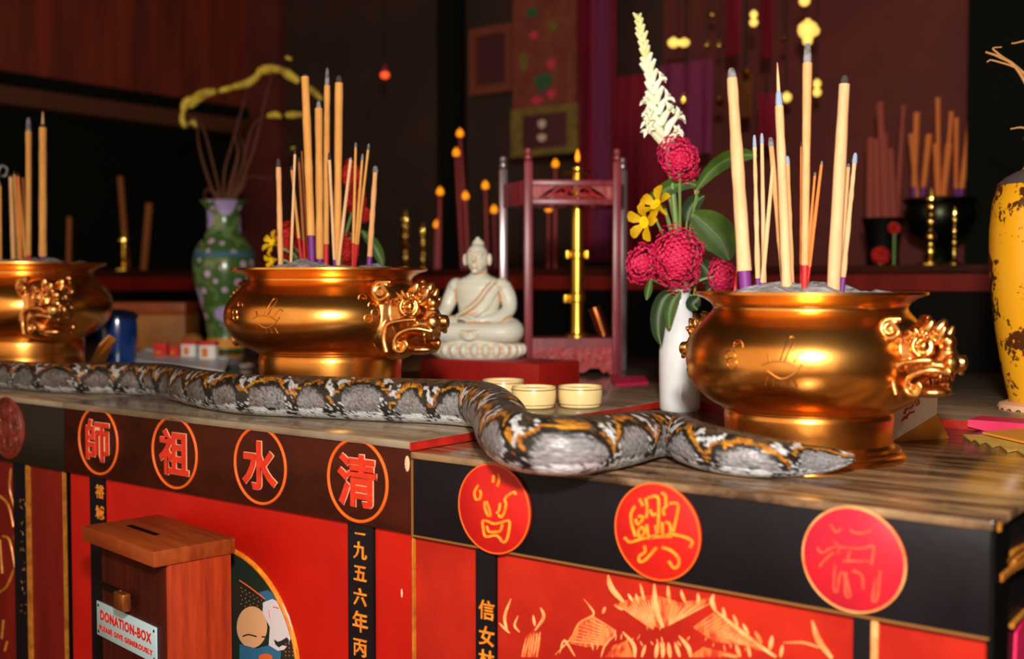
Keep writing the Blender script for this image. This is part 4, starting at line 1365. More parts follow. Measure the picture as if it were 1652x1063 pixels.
obj('wick', tube(bmesh.new(), [(0, 0, zo(272)), (0, 0, zo(260))], .0015, 6), MT['wick'], ot)
obj('flame', flame_bm((0, 0, zo(263)), px(8, DO_), px(22, DO_)), MT['flame'], ot, label='small orange flame')
c = AT(966, 512, DO_ - .05)
a_, b_ = AT(959, 491, DO_ - .05), AT(975, 537, DO_ - .05)
ds = a_.z - b_.z
lift = zs1 + .004 - b_.z
a_.z += lift
b_.z += lift
axv = (a_ - b_).normalized()
rr_ = px(9, DO_)
single('copper_tube', tube(bmesh.new(), [b_, b_ + axv * .004, a_ - axv * .006, a_ - axv * .004, a_], [rr_ * .94, rr_, rr_, rr_ * 1.12, rr_ * 1.12], 20), MT['copper'], 'short copper tube leaning right of the brass column', 'tube', b_)

# ================================================================== CUPS, CARDS, PAPERS
cp = OZ(861, 658, T2)
DC_ = (cp - CAM).dot(_fw)
cr = px(36, DC_)
ch_ = px(35, DC_)
cup = thing('tea_cup', 'cream cup beside the thick bend of the snake, left of the front pair', 'cup', cp, 0, 'cream cups on the left table')
obj('body', lathe(bmesh.new(), [(0, 0), (cr * .78, 0), (cr * .90, ch_ * .07), (cr * .97, ch_ * .25), (cr, ch_ * .6), (cr, ch_ * .86), (cr * .985, ch_ * .9), (cr * .985, ch_), (cr * .95, ch_ * 1.0), (cr * .90, ch_ * .9), (cr * .88, ch_ * .3), (0, ch_ * .2)], 48), MT['cream'], cup)
obj('rim_line', torus(bmesh.new(), (0, 0, ch_ * .88), cr * .997, .0012, (0, 0, 1), seg=48, ts=6), MT['cream_line'], cup, label='tan rim line')
obj('rim_line', torus(bmesh.new(), (0, 0, ch_ * .20), cr * .955, .0009, (0, 0, 1), seg=48, ts=6), MT['cream_line'], cup, label='tan foot line')
obj('tea', lathe(bmesh.new(), [(0, ch_ * .88), (cr * .9, ch_ * .88)], 40), MT['cream_paper'], cup)
dup(cup, OZ(936, 657, T2), 0, 'cream cup on the right of the front pair, below the red lantern skirt')
dup(cup, OZ(812, 645, T2), 0, 'cream cup half hidden behind the snake bend, in front of the red box')

bm = bmesh.new()
P4 = [OZ(*p, T2 + .001) for p in ((985, 611), (1040, 609), (1046, 619), (992, 623))]
single('magenta_card', prism(bm, P4, (0, 0, .005)), MT['magenta'], 'small magenta card lying right of the lantern frame', 'card', P4[0], smooth=False)
# folded card behind the right burner
K = [OZ(1438, 713, T1), OZ(1530, 707, T1)]
dk = (K[0] - CAM).dot(_fw)
fc = thing('folded_card', 'folded cream and orange card behind the lion head of the right burner', 'card', ((K[0] + K[1]) / 2))
dm_ = (OZ(1500, 704, T1) - CAM).dot(_fw)
k_a, k_b, k_c, k_d = K[0], AT(1432, 640, dk + .03), AT(1516, 600, dk + .0), AT(1511, 668, dk - .01)
nrm_ = (k_c - k_a).cross(k_d - k_a).normalized() * .003
obj('front_leaf', prism(bmesh.new(), [k_a, k_d, k_c, k_b], nrm_), MT['cream_paper'], fc, True, smooth=False)
obj('orange_leaf', prism(bmesh.new(), [k_a + Vector((.002, 0, 0)), K[1], k_d], (0, .003, .001)), MT['orange_paper'], fc, True, smooth=False, label='orange lower fold')
bm = bmesh.new()
def onc(x, y):
    n_ = (k_c - k_a).cross(k_d - k_a).normalized()
    p = PL(x, y, k_a, n_)
    return p + (CAM - p).normalized() * .0035
for s in ([(1459, 668), (1463, 660), (1470, 658), (1474, 652)], [(1462, 676), (1466, 668), (1476, 664)], [(1476, 650), (1479, 643), (1483, 650), (1478, 654)], [(1455, 680), (1461, 672)]):
    tube(bm, spl([onc(*q) for q in s], 5), .0016, 6)
obj('red_mark', bm, MT['sign_red'], fc, True)


def paper(name, pts, z, m, label, cat='paper', th=.003, zs=None, group=None):
    P = [OZ(x, y, z) for x, y in pts]
    return single(name, prism(bmesh.new(), P, (0, 0, th)), MT[m], label, cat, P[0], group, smooth=False)


zig = [(1553, 703), (1566, 713), (1572, 710), (1580, 718), (1590, 714), (1600, 723), (1612, 719), (1625, 730), (1640, 727), (1660, 740), (1690, 750), (1730, 744), (1720, 690), (1660, 697), (1600, 704)]
paper('joss_paper', zig, T1 + .0005, 'yellow_paper', 'yellow joss paper with jagged edge at the right end of the table')
P = [OZ(x, y, T1 + .006) for x, y in ((1585, 700), (1660, 692), (1720, 700), (1690, 722), (1655, 716))]
single('joss_paper', prism(bmesh.new(), P, (0, 0, .004)), MT['orange_paper'], 'small sheet of paper on top of the jagged yellow joss paper', 'paper', P[0], smooth=False)
# magenta cloth hanging over the red edge of the rear table
x0_, x1_ = OY(1562, 690, 2.335).x, OY(1562, 690, 2.335).x + .55
bm = bmesh.new()
n = 18
top, mid_, low = [], [], []
for i in range(n + 1):
    x = x0_ + (x1_ - x0_) * i / n
    w = .003 * sin(i * 1.3)
    top.append(bm.verts.new((x, 2.42 + w, T2 + .0025)))
    mid_.append(bm.verts.new((x, 2.334 + w * .5, T2 + .0025)))
    low.append(bm.verts.new((x, 2.330 + w, T2 - .017 + .006 * (i < 1))))
for i in range(n):
    bm.faces.new((top[i], top[i + 1], mid_[i + 1], mid_[i]))
    bm.faces.new((mid_[i], mid_[i + 1], low[i + 1], low[i]))
single('magenta_cloth', bm, MT['magenta'], 'magenta cloth strip over the red edge below the yellow vase', 'cloth', (x0_, 2.38, T2))

# ================================================================== WHITE VASE WITH FLOWERS
vb = OZ(1097, 662, T1)
DV = (vb - CAM).dot(_fw)
k = px(1, DV)
prof = [(0, 0), (30, 0), (33, 4), (33, 20), (34, 60), (34, 95), (30, 125), (22, 150), (15, 168), (13, 180), (14, 188), (18, 196), (16, 196), (11, 184), (0, 120)]
wv = thing('flower_vase', 'white porcelain vase holding the bouquet, left of the right burner', 'vase', vb)
obj('body', lathe(bmesh.new(), [(a * k, b * k) for a, b in prof], 48), MT['white'], wv)
bm = bmesh.new()
for s in ([(1072, 600), (1070, 580), (1078, 565)], [(1071, 575), (1066, 560)]):
    for q in s[:-1]:
        pass
VT = Vector((vb.x, vb.y, vb.z + 190 * k))


def leaf_bm(pts, w, bend=.0, tip=.1, normal=None):
    """leaf along pts (world) with half width w, turned to show its face towards the camera"""
    P = spl(pts, 6)
    n = len(P)
    bm = bmesh.new()
    rows = []
    for i, p in enumerate(P):
        t = (P[min(i + 1, n - 1)] - P[max(i - 1, 0)]).normalized()
        view = (CAM - p).normalized()
        if normal is not None:
            view = (view + Vector(normal)).normalized()
        sd = t.cross(view).normalized()
        f = i / (n - 1)
        ww = w * (sin(pi * min(1, f * .93 + .05)) ** .75) + .0003
        nn = sd.cross(t).normalized()
        rows.append([bm.verts.new(p + sd * ww * u + nn * (ww * .28 * abs(u))) for u in (-1, -.5, 0, .5, 1)])
    for a, b in zip(rows, rows[1:]):
        for j in range(4):
            bm.faces.new((a[j], a[j + 1], b[j + 1], b[j]))
    geo_ = bmesh.ops.solidify(bm, geom=bm.faces[:], thickness=.0008)
    return bm


GF = 'flowers in the white vase'
d = DV
# tuberose spike
S = spl([AT(1096, 480, d), AT(1092, 380, d), AT(1079, 255, d - .01), AT(1062, 185, d - .02), AT(1046, 110, d - .02), AT(1028, 22, d - .02)], 10)
fs = thing('tuberose', 'tall white flower spike rising above the bouquet', 'flower', S[0], 0, GF)
obj('stem', tube(bmesh.new(), S, [px(5.5, d), px(5, d), px(4, d), px(3, d), px(2, d)], 8), MT['stem'], fs, True)
r9 = random.Random(5)


def spike_pt(y):
    best = None
    for a, b in zip(S, S[1:]):
        ya, yb = [CY - F * ((p - CAM).dot(_up) / (p - CAM).dot(_fw)) for p in (a, b)]
        if ya >= y >= yb:
            return a.lerp(b, (ya - y) / max(1e-6, ya - yb)), (b - a).normalized()
    return S[-1], (S[-1] - S[-2]).normalized()


view = (CAM - S[len(S) // 2]).normalized()
y = 240.0
i = 0
while y > 24:
    p, t = spike_pt(y)
    g = (y - 20) / 220
    L = px(13 + 26 * g, d)
    for s in (-1, 1):
        side = (_rt * s * r9.uniform(.7, 1.1) + view * r9.uniform(-.3, 1.0)).normalized()
        spread = .30 + .42 * g ** 2 + r9.uniform(-.06, .08)
        out = (t + side * spread).normalized()
        o2 = (t * .7 + side * (spread + .35)).normalized()
        bm = bmesh.new()
        w = L * .13 + px(1.7, d)
        LL = L * r9.uniform(.85, 1.15)
        m1, m2 = p + out * LL * .5, p + out * LL * .7 + o2 * LL * .3
        tube(bm, spl([p, p + out * LL * .25, m1, m2], 4), [w * .55, w * .85, w, w * .95, w * .5], 8)
        if g > .62 + r9.uniform(-.06, .1):       # open floret
            u = o2.orthogonal().normalized()
            v = o2.cross(u)
            for q in range(6):
                a = q * pi / 3 + r9.random() * .6
                dr = (u * cos(a) + v * sin(a))
                lp = LL * r9.uniform(.34, .5)
                tube(bm, spl([m2 - o2 * LL * .12, m2 + dr * lp * .4 + o2 * LL * .10, m2 + dr * lp + o2 * LL * r9.uniform(.02, .16)], 3), [w * .45, w * .55, w * .5, w * .1], 6)
        obj('floret', bm, MT['petal_white'] if g > .35 else MT['petal_bud'], fs, True)
    y -= 10 + 9 * g
    i += 1


def cluster(px_, py_, rx, ry, dd, m, label, stem_to, n=130, name='pink_flower', group=GF, rot=0.0):
    c = AT(px_, py_, dd)
    t = thing(name, label, 'flower', c, 0, group)
    rr = random.Random(int(px_ * 7 + py_))
    bm = bmesh.new()
    a, b = px(rx, dd), px(ry, dd)
    n = int(n * 2.4)
    for i in range(n):
        z = 1 - 2 * (i + .5) / n
        ph = i * 2.39996
        q = sqrt(1 - z * z)
        s = rr.uniform(.78, 1.08) + .20 * noise.noise(Vector((q * cos(ph) * 2.2, q * sin(ph) * 2.2, z * 2.2 + px_)))
        lx_, lz_ = q * cos(ph), z
        xx = lx_ * cos(rot) - lz_ * sin(rot)
        zz = lx_ * sin(rot) + lz_ * cos(rot)
        dirv = (_rt * (q * cos(ph) * a) + Vector((0, 0, 1)) * (z * b) + _fw * (q * sin(ph) * a * .8))
        if rot:
            dirv = Matrix.Rotation(-rot, 3, _fw) @ dirv
        p = c + dirv * s
        nd = dirv.normalized()
        u = nd.orthogonal().normalized()
        v = nd.cross(u)
        w = px(rr.uniform(3.2, 5.4), dd)
        nd = (nd + Vector((rr.uniform(-.6, .6), rr.uniform(-.6, .6), rr.uniform(-.6, .6)))).normalized()
        off = rr.random() * 6
        cen = bm.verts.new(p - nd * w * .2)
        ring = []
        for j in range(10):
            an = off + 2 * pi * j / 10
            R = w * (1.0 if j % 2 == 0 else .5)
            ring.append(bm.verts.new(p + (u * cos(an) + v * sin(an)) * R + nd * (w * rr.uniform(.0, .5))))
        for j in range(10):
            bm.faces.new((cen, ring[j], ring[(j + 1) % 10]))
    obj('blossom', bm, MT[m], t, True, smooth=False)
    core = bmesh.new()
    ball(core, c, (a * .6, a * .6, b * .68) if not rot else (min(a, b) * .6,) * 3, 16, 10)
    obj('core', core, MT[m], t, True)
    obj('stem', tube(bmesh.new(), spl([c, c.lerp(stem_to, .5) + Vector((0, 0, .01)), stem_to], 5), px(2.4, dd), 6), MT['stem'], t, True)
    return t


cluster(1096, 256, 30, 40, d - .03, 'petal_pink', 'crimson pink flower head highest in the vase, beneath the white spike', VT, 150, rot=radians(28))
cluster(1093, 415, 40, 52, d - .08, 'petal_pink', 'largest crimson pink flower head above the mouth of the white vase', VT, 210)
cluster(1036, 424, 24, 34, d - .05, 'petal_pink', 'crimson pink flower head at the left side of the bouquet', VT, 100, rot=radians(-20))
cluster(1165, 445, 22, 30, d - .02, 'petal_pink', 'crimson pink flower head touching the rim of the right burner', VT, 90)


def lily(px_, py_, dd, aim, L, m, label, stem_to, group):
    c = AT(px_, py_, dd)
    t = thing('yellow_flower', label, 'flower', c, 0, group)
    out = (_rt * aim[0] + Vector((0, 0, aim[1])) - _fw * aim[2]).normalized()
    u = out.orthogonal().normalized()
    v = out.cross(u)
    L = px(L, dd)
    bm = bmesh.new()
    tube(bm, [c - out * L * .6, c - out * L * .2, c, c + out * L * .12], [L * .06, L * .1, L * .2, L * .24], 10)
    obj('trumpet', bm, MT[m], t, True)
    for q in range(5):
        a = 2 * pi * q / 5
        dr = u * cos(a) + v * sin(a)
        tg = out.cross(dr)
        rows = []
        bm = bmesh.new()
        for f, w, o_, r_ in ((0, .1, .05, .2), (.35, .2, .22, .38), (.7, .22, .28, .58), (.92, .12, .24, .74), (1, .02, .2, .8)):
            p = c + out * L * o_ + dr * L * r_
            rows.append([bm.verts.new(p + tg * L * w * k_ + out * L * .03 * abs(k_)) for k_ in (-1, 0, 1)])
        for a_, b_ in zip(rows, rows[1:]):
            for j in range(2):
                bm.faces.new((a_[j], a_[j + 1], b_[j + 1], b_[j]))
        bmesh.ops.solidify(bm, geom=bm.faces[:], thickness=.0008)
        obj('petal', bm, MT[m], t, True)
    s0_ = c - out * L * .6
    obj('stem', tube(bmesh.new(), spl([s0_, s0_.lerp(stem_to, .4) + Vector((0, 0, .012)), stem_to], 5), px(2.2, dd), 6), MT['stem'], t, True)


lily(1060, 332, d - .05, (-.6, .45, .5), 42, 'petal_yellow', 'upper yellow trumpet flower left of the green stems', VT, GF)
lily(1042, 358, d - .07, (-.7, -.15, .6), 42, 'petal_yellow', 'lower yellow trumpet flower at the left of the bouquet', VT, GF)


def leaf(pts, w, dd, m, label, group, stem_to=None, tilt=None):
    P = [AT(a, b, dd + (c[0] if c else 0)) for a, b, *c in pts]
    t = thing('leaf_sprig', label, 'leaf', P[0], 0, group)
    obj('blade', leaf_bm(P, px(w, dd), normal=tilt), MT[m], t, True)
    q = [tuple(a) for a in P]
    obj('midrib', tube(bmesh.new(), [p + (CAM - p).normalized() * .0012 for p in spl(P, 4)], px(1.0, dd), 5), MT['stem'], t, True)
    if stem_to is not None:
        obj('stem', tube(bmesh.new(), spl([P[0], P[0].lerp(stem_to, .5), stem_to], 4), px(1.8, dd), 6), MT['stem'], t, True)


leaf([(1117, 345), (1142, 365), (1165, 390), (1176, 420)], 30, d - .04, 'leaf', 'big oval green leaf right of the largest pink flower head', GF, VT)
leaf([(1125, 304), (1145, 278), (1172, 258), (1200, 250), (1222, 252)], 13, d - .02, 'leaf', 'long green leaf pointing right behind the ash-balled incense stick', GF, VT)
leaf([(1128, 300), (1108, 295), (1085, 300), (1062, 312), (1040, 326)], 12, d - .01, 'leaf', 'arching green leaf drooping left under the top pink flower head', GF, VT)
leaf([(1108, 358), (1112, 340), (1122, 325), (1136, 316)], 13, d - .01, 'leaf_dark', 'small upright dark leaf above the big oval leaf', GF, VT)
leaf([(1090, 470), (1072, 480), (1063, 505), (1062, 535), (1066, 556)], 13, d - .06, 'leaf_dark', 'dark drooping leaf hanging down the left side of the white vase', GF)
leaf([(1098, 470), (1086, 484), (1080, 505), (1080, 530)], 10, d - .07, 'leaf', 'green leaf curling over the front of the white vase neck', GF)
leaf([(1050, 450), (1046, 468), (1043, 484)], 6, d - .05, 'leaf', 'small pointed leaf hanging under the left pink flower head', GF, VT)
leaf([(1122, 420), (1140, 435), (1150, 458), (1140, 472)], 16, d + .0, 'leaf_dark', 'dark leaf between the two lower pink flower heads', GF, VT)
leaf([(1128, 480), (1118, 490), (1125, 500)], 12, d - .03, 'leaf_dark', 'small dark leaf at the right of the vase mouth', GF, VT)
for (pts, r_, lab) in (([(1110, 480), (1100, 400), (1082, 320)], 5, 'pale green flower stalk right of the yellow flowers'), ([(1085, 480), (1090, 400), (1071, 330)], 2.2, 'thin green stalk running up to the upper yellow flower'), ([(1120, 480), (1125, 400), (1122, 310), (1113, 275)], 2.2, 'reddish stalk between the top pink head and the big oval leaf')):
    P = spl([AT(a, b, d + .01) for a, b in pts], 6)
    single('flower_stalk', tube(bmesh.new(), P, px(r_, d), 8), MT['twig_pale' if 'reddish' in lab else 'stem'], lab, 'stalk', P[0], GF)

# ================================================================== BOUQUET BEHIND THE MIDDLE BURNER
DQ = 2.98
qb = base_at(535, DQ, T2)
qv = thing('flower_vase', 'dark vase behind the middle bronze burner', 'vase', qb)
obj('body', lathe(bmesh.new(), [(0, 0), (.045, 0), (.06, .06), (.055, .13), (.03, .20), (.025, .24), (.032, .26), (.028, .26), (.02, .24), (0, .15)], 32), MT['dark_blue'], qv)
QT = Vector((qb.x, qb.y, T2 + .25))
G2 = 'flowers behind the middle burner'
for x, y, rx, ry, lb in ((566, 282, 13, 22, 'topmost red flower behind the fanned yellow incense sticks'), (574, 324, 16, 22, 'second red flower behind the fanned yellow incense sticks'), (583, 346, 13, 12, 'small red flower to the right of the fanned yellow incense sticks'), (463, 388, 18, 30, 'red flower at the left between the two thin incense sticks'), (559, 402, 20, 26, 'lowest red flower just above the rim of the middle burner')):
    cluster(x, y, rx, ry, DQ, 'petal_red', lb, QT, 90, 'red_flower', G2)
lily(441, 392, DQ - .04, (-.5, .3, .6), 26, 'petal_yellow', 'yellow flower at the left end of the middle burner rim, upper', QT, G2)
lily(440, 420, DQ - .06, (-.6, -.2, .6), 22, 'petal_yellow', 'lower yellow flower just above the left rim of the middle burner', QT, G2)
leaf([(583, 372), (600, 390), (612, 412), (618, 432)], 9, DQ - .03, 'leaf', 'yellow-green leaf right of the rightmost incense stick, middle burner', G2)
leaf([(568, 376), (570, 385), (566, 395)], 8, DQ, 'leaf_dark', 'dark leaf among the red flowers behind the middle burner', G2, QT)
leaf([(470, 405), (478, 418), (490, 430)], 9, DQ - .02, 'leaf_dark', 'dark leaf behind the left rim of the middle burner', G2, QT)

# ================================================================== GREEN VASE WITH DRY TWIGS
DG = 4.55
gb = base_at(364, DG, T2)
gz = lambda y: CAM.z + ray(CX, y).z * DG - T2
gk = px(1, DG)
gv = thing('tall_vase', 'green flowered porcelain vase with dry twigs left of the middle burner', 'vase', gb)
m = mat('famille_verte_glaze', (70, 106, 48), .25, 0, coat=.3)
nt = m.node_tree
b = nt.nodes['Principled BSDF']
tc = nt.nodes.new('ShaderNodeTexCoord')
mpn = nt.nodes.new('ShaderNodeMapping')
nt.links.new(tc.outputs['Object'], mpn.inputs['Vector'])
vor = nt.nodes.new('ShaderNodeTexVoronoi')
vor.inputs['Scale'].default_value = 19
nt.links.new(mpn.outputs[0], vor.inputs['Vector'])
ramp = nt.nodes.new('ShaderNodeValToRGB')
cr_ = ramp.color_ramp
cr_.interpolation = 'CONSTANT'
cr_.elements[0].position = 0.0
cr_.elements[0].color = lin((150, 50, 60))
e = cr_.elements.new(.10)
e.color = lin((206, 176, 206))
e = cr_.elements.new(.27)
e.color = lin((66, 100, 46))
cr_.elements[-1].position = .62
cr_.elements[-1].color = lin((104, 130, 74))
nt.links.new(vor.outputs['Distance'], ramp.inputs['Fac'])
vor2 = nt.nodes.new('ShaderNodeTexVoronoi')
vor2.inputs['Scale'].default_value = 7
nt.links.new(mpn.outputs[0], vor2.inputs['Vector'])
gt = nt.nodes.new('ShaderNodeMath')
gt.operation = 'LESS_THAN'
gt.inputs[1].default_value = .33
nt.links.new(vor2.outputs['Distance'], gt.inputs[0])
mx = nt.nodes.new('ShaderNodeMix')
mx.data_type = 'RGBA'
nt.links.new(gt.outputs[0], mx.inputs['Factor'])
nt.links.new(ramp.outputs['Color'], mx.inputs['A'])
mx.inputs['B'].default_value = lin((176, 158, 206))
nt.links.new(mx.outputs['Result'], b.inputs['Base Color'])
gp = [(0, 565), (30, 565), (31, 560), (27, 545), (30, 520), (38, 490), (45, 465), (50, 445), (50, 425), (47, 408), (42, 396), (32, 384), (27, 372), (26, 355), (27, 342), (31, 332), (40, 325), (37, 325), (24, 345), (0, 350)]
obj('body', lathe(bmesh.new(), [(r * gk, gz(y)) for r, y in gp], 48), m, gv)
obj('shoulder_band', lathe(bmesh.new(), [(44.6 * gk, gz(403)), (46.2 * gk, gz(406)), (47.6 * gk, gz(410)), (48.4 * gk, gz(414))], 48), MT['paint_blue'], gv, label='blue shoulder band')
obj('foot_band', lathe(bmesh.new(), [(28.2 * gk, gz(545)), (30 * gk, gz(552)), (31.6 * gk, gz(560))], 48), MT['orange_paper'], gv, label='orange foot band')
GT = Vector((gb.x, gb.y, T2 + gz(345)))
G3 = 'dry twigs in the green vase'
TW = [([(358, 340), (340, 300), (322, 240), (318, 200)], 2.6, 'dry brown twig leaning far left in the green vase'), ([(360, 340), (352, 315), (333, 306), (330, 320)], 3.2, 'thick curled twig at the left lip of the green vase'),
      ([(364, 340), (372, 300), (384, 250), (380, 220)], 4.2, 'thickest upright dry twig in the green vase'), ([(362, 340), (362, 280), (375, 230), (392, 170), (400, 140)], 2.2, 'dry twig reaching up to the yellow garland centre'),
      ([(368, 340), (385, 305), (402, 285), (440, 290)], 2.4, 'dry twig bending right at half height'), ([(368, 340), (395, 280), (415, 220), (428, 160), (440, 118)], 2.4, 'long dry twig leaning right under the garland top'),
      ([(366, 340), (390, 270), (410, 200), (450, 186)], 2.2, 'dry twig reaching the short lower garland piece'), ([(362, 340), (345, 270), (325, 200), (302, 185)], 2.0, 'dry twig reaching the left end of the garland'), ([(364, 340), (392, 300), (396, 260), (385, 210)], 2.0, 'thin wavy dry twig in the middle of the vase')]
for pts, r, lb in TW:
    P = spl([GT] + [AT(a, b_, DG + .02 * ((i * 7) % 5 - 2)) for i, (a, b_) in enumerate(pts[1:])], 6)
    n = len(P)
    single('dry_twig', tube(bmesh.new(), P, [px(r, DG), px(r * .8, DG), px(r * .4, DG)], 6), MT['twig'], lb, 'twig', P[0], G3)
gg = thing('garland', 'yellow garland looped over the dry twigs in the green vase', 'garland', AT(400, 140, DG))
for pts, r in (([(299, 205), (294, 192), (296, 178)], 5), ([(296, 178), (300, 165), (310, 158)], 7), ([(308, 172), (318, 163), (328, 158)], 5), ([(312, 160), (330, 151), (348, 147)], 8), ([(354, 147), (368, 143), (380, 140)], 5), ([(378, 140), (398, 135), (412, 126), (420, 115)], 7), ([(418, 115), (436, 111), (455, 113)], 8), ([(456, 114), (468, 122), (482, 132)], 8), ([(494, 140), (506, 148), (518, 160)], 6), ([(434, 187), (445, 185), (452, 188)], 6), ([(462, 186), (475, 185), (490, 185)], 6), ([(462, 92), (470, 96)], 4), ([(306, 200), (312, 196), (316, 204)], 4), ([(470, 240), (476, 238)], 3)):
    P = [AT(a, b_, DG - .03 + .05 * sin(a * .05)) for a, b_ in pts]
    P = spl(P, 5) if len(P) > 2 else P
    obj('piece', tube(bmesh.new(), P, [px(r * .7, DG), px(r, DG), px(r * .85, DG), px(r * .6, DG)], 8), MT['garland'], gg, True)

# ================================================================== BLUE POT, TRAY, PACKETS AND NEIGHBOURS
bb = base_at(190, 3.72, T2)
d = 3.72
k = px(1, d)
bpz = lambda y: CAM.z + ray(CX, y).z * d - T2
bp2 = thing('blue_pot', 'cobalt blue pot right of the left bronze burner', 'pot', bb)
obj('body', lathe(bmesh.new(), [(0, 0), (25 * k, 0), (29 * k, bpz(575)), (31 * k, bpz(550)), (31.5 * k, bpz(525)), (30 * k, bpz(513)), (0, bpz(513))], 40), MT['blue_glaze'], bp2)
obj('lid', lathe(bmesh.new(), [(32 * k, bpz(514)), (33 * k, bpz(509)), (28 * k, bpz(503)), (10 * k, bpz(499)), (0, bpz(498))], 40), MT['dark_blue'], bp2)
d = 3.42
P = [OZ(140, 594, T2 + .001), OZ(166, 590, T2 + .001), AT(186, 546, 3.30), AT(176, 540, 3.32), AT(160, 556, 3.30)]
single('orange_paper', prism(bmesh.new(), P, (P[1] - P[0]).cross(P[2] - P[0]).normalized() * .004), MT['orange_paper'], 'pointed orange paper slip leaning between the left burner and the blue pot', 'paper', P[0], smooth=False)
# tan box
d = 4.75
tb = base_at(250, d, T2)
tw_ = px(62, d)
tz = CAM.z + ray(CX, 487).z * d
bm = BOX((-tw_, -.10, 0), (tw_ * .98, .12, tz - T2 - .05), .004)
tbx = thing('wooden_chest', 'yellow-brown wooden chest behind the blue pot', 'chest', tb, YAW)
obj('body', bm, MT['tan_wood'], tbx)
obj('lid', BOX((-tw_ * 1.02, -.105, tz - T2 - .05), (tw_, .125, tz - T2), .004), MT['box_lid'], tbx)
# brown bun
d = 4.42
nb = base_at(311, d, T2)
bh_ = CAM.z + ray(CX, 536).z * d - T2
bun = thing('bread_loaf', 'round brown loaf on a pedestal dish left of the green vase foot', 'bread', (nb.x, nb.y, T2 + bh_ - px(26, d)))
nl = bmesh.new()
ball(nl, (0, 0, px(10, d)), (px(19, d), px(17, d), px(15, d)), 24, 14)
obj('loaf', remesh(nl, .006, 2), MT['bun'], bun)
dsh = thing('pedestal_dish', 'dark pedestal dish under the round brown loaf', 'dish', (nb.x, nb.y, T2))
hh = T2 + bh_ - px(27, d) - T2
obj('dish', lathe(bmesh.new(), [(0, 0), (.045, 0), (.02, .012), (.014, hh * .5), (.02, hh * .85), (.055, hh), (.05, hh + .001), (0, hh - .003)], 32), MT['black_gap'], dsh)
# tray
ZT_ = T2 + .022
tq = [OZ(208, 578, ZT_), OZ(362, 598, ZT_), OZ(373, 577, ZT_), OZ(232, 562, ZT_)]
ct = sum(tq, Vector()) / 4
tr = thing('tray', 'white-blue enamel tray with pink flower spot, left of the middle burner', 'tray', (ct.x, ct.y, T2))
bm = bmesh.new()
rings_ = []
for f, z in ((.10, T2 + .0005), (.0, ZT_ - .006), (.0, ZT_), (.05, ZT_), (.09, ZT_ - .006)):
    rings_.append([bm.verts.new(Vector((v.lerp(ct, f).x, v.lerp(ct, f).y, z))) for v in tq])
for r1, r2 in zip(rings_, rings_[1:]):
    for i in range(4):
        bm.faces.new((r1[i], r1[(i + 1) % 4], r2[(i + 1) % 4], r2[i]))
bm.faces.new(rings_[0][::-1])
bm.faces.new(rings_[-1])
obj('body', bm, MT['tray'], tr, True, smooth=False)
for (x, y), mm in (((357, 591), 'petal_pink'), ((262, 578), 'orange_paper'), ((325, 588), 'pack_orange')):
    ctr = OZ(x, y, ZT_ - .0055 if x < 340 else ZT_ - .0055)
    pts = [ctr + Vector((.013 * (1 if q % 2 else .55) * cos(2 * pi * q / 12), .013 * (1 if q % 2 else .55) * sin(2 * pi * q / 12), 0)) for q in range(12)]
    obj('painted_flower', prism(bmesh.new(), pts, (0, 0, .0012)), MT[mm], tr, True, smooth=False, label='pink painted flower' if mm == 'petal_pink' else 'orange painted flower')
G4 = 'paper packets on the tray'
zt0 = ZT_ - .0055
for (x0, x1, yb_, hpx, cap, lab, mm) in ((250, 271, 573, 16, .55, 'red paper packet at the left end of the tray', 'pack_red'), (274, 290, 574, 13, .3, 'small low red packet second from the left on the tray', 'pack_red'), (294, 318, 575, 20, .22, 'white packet with orange print and red lid, third on the tray', 'pack_white'), (323, 350, 579, 23, .22, 'white packet with orange print, rightmost on the tray', 'pack_white')):
    c = OZ((x0 + x1) / 2, yb_, zt0)
    d = (c - CAM).dot(_fw)
    w = px((x1 - x0) / 2, d)
    h = px(hpx * 1.25, d)
    t = thing('paper_packet', lab, 'packet', c, YAW - .15, G4)
    obj('body', BOX((-w, -w * .5, 0), (w, w * .7, h * (1 - cap)), .002), MT[mm], t)
    obj('lid', BOX((-w * 1.03, -w * .53, h * (1 - cap)), (w * 1.03, w * .73, h), .002), MT['pack_red'], t, label='red lid')
    obj('print', BOX((-w * .6, -w * .5 - .0012, h * .12), (w * .1, -w * .5 - .0002, h * (1 - cap) * .8)), MT['pack_orange'], t, label='orange print')
cb = base_at(398, 3.35, T2)
sc = thing('small_cup', 'small white and blue cup at the foot of the middle burner', 'cup', cb)
obj('body', lathe(bmesh.new(), [(0, 0), (.014, 0), (.018, .01), (.023, .035), (.021, .035), (.016, .008), (0, .006)], 24), MT['white'], sc)
obj('blue_band', torus(bmesh.new(), (0, 0, .02), .0205, .0025, (0, 0, 1), seg=24, ts=6), MT['blue_glaze'], sc, label='blue band')

# ================================================================== YELLOW VASE ON THE RIGHT
DY = 2.46
yb_ = base_at(1690, DY, T2)
yz = lambda y: CAM.z + ray(1640, y).z * DY - T2
k = px(1, DY)
m = mat('yellow_glaze', (236, 166, 24), .25, 0, coat=.3)
nt = m.node_tree
b = nt.nodes['Principled BSDF']
tc = nt.nodes.new('ShaderNodeTexCoord')
n1 = nt.nodes.new('ShaderNodeTexNoise')
n1.inputs['Scale'].default_value = 13
n1.inputs['Detail'].default_value = 1
n2 = nt.nodes.new('ShaderNodeTexNoise')
n2.inputs['Scale'].default_value = 90
n2.inputs['Detail'].default_value = 3
for n_ in (n1, n2):
    nt.links.new(tc.outputs['Object'], n_.inputs['Vector'])
ma = nt.nodes.new('ShaderNodeMath')
ma.operation = 'MULTIPLY_ADD'
nt.links.new(n1.outputs['Fac'], ma.inputs[0])
ma.inputs[1].default_value = 1.5
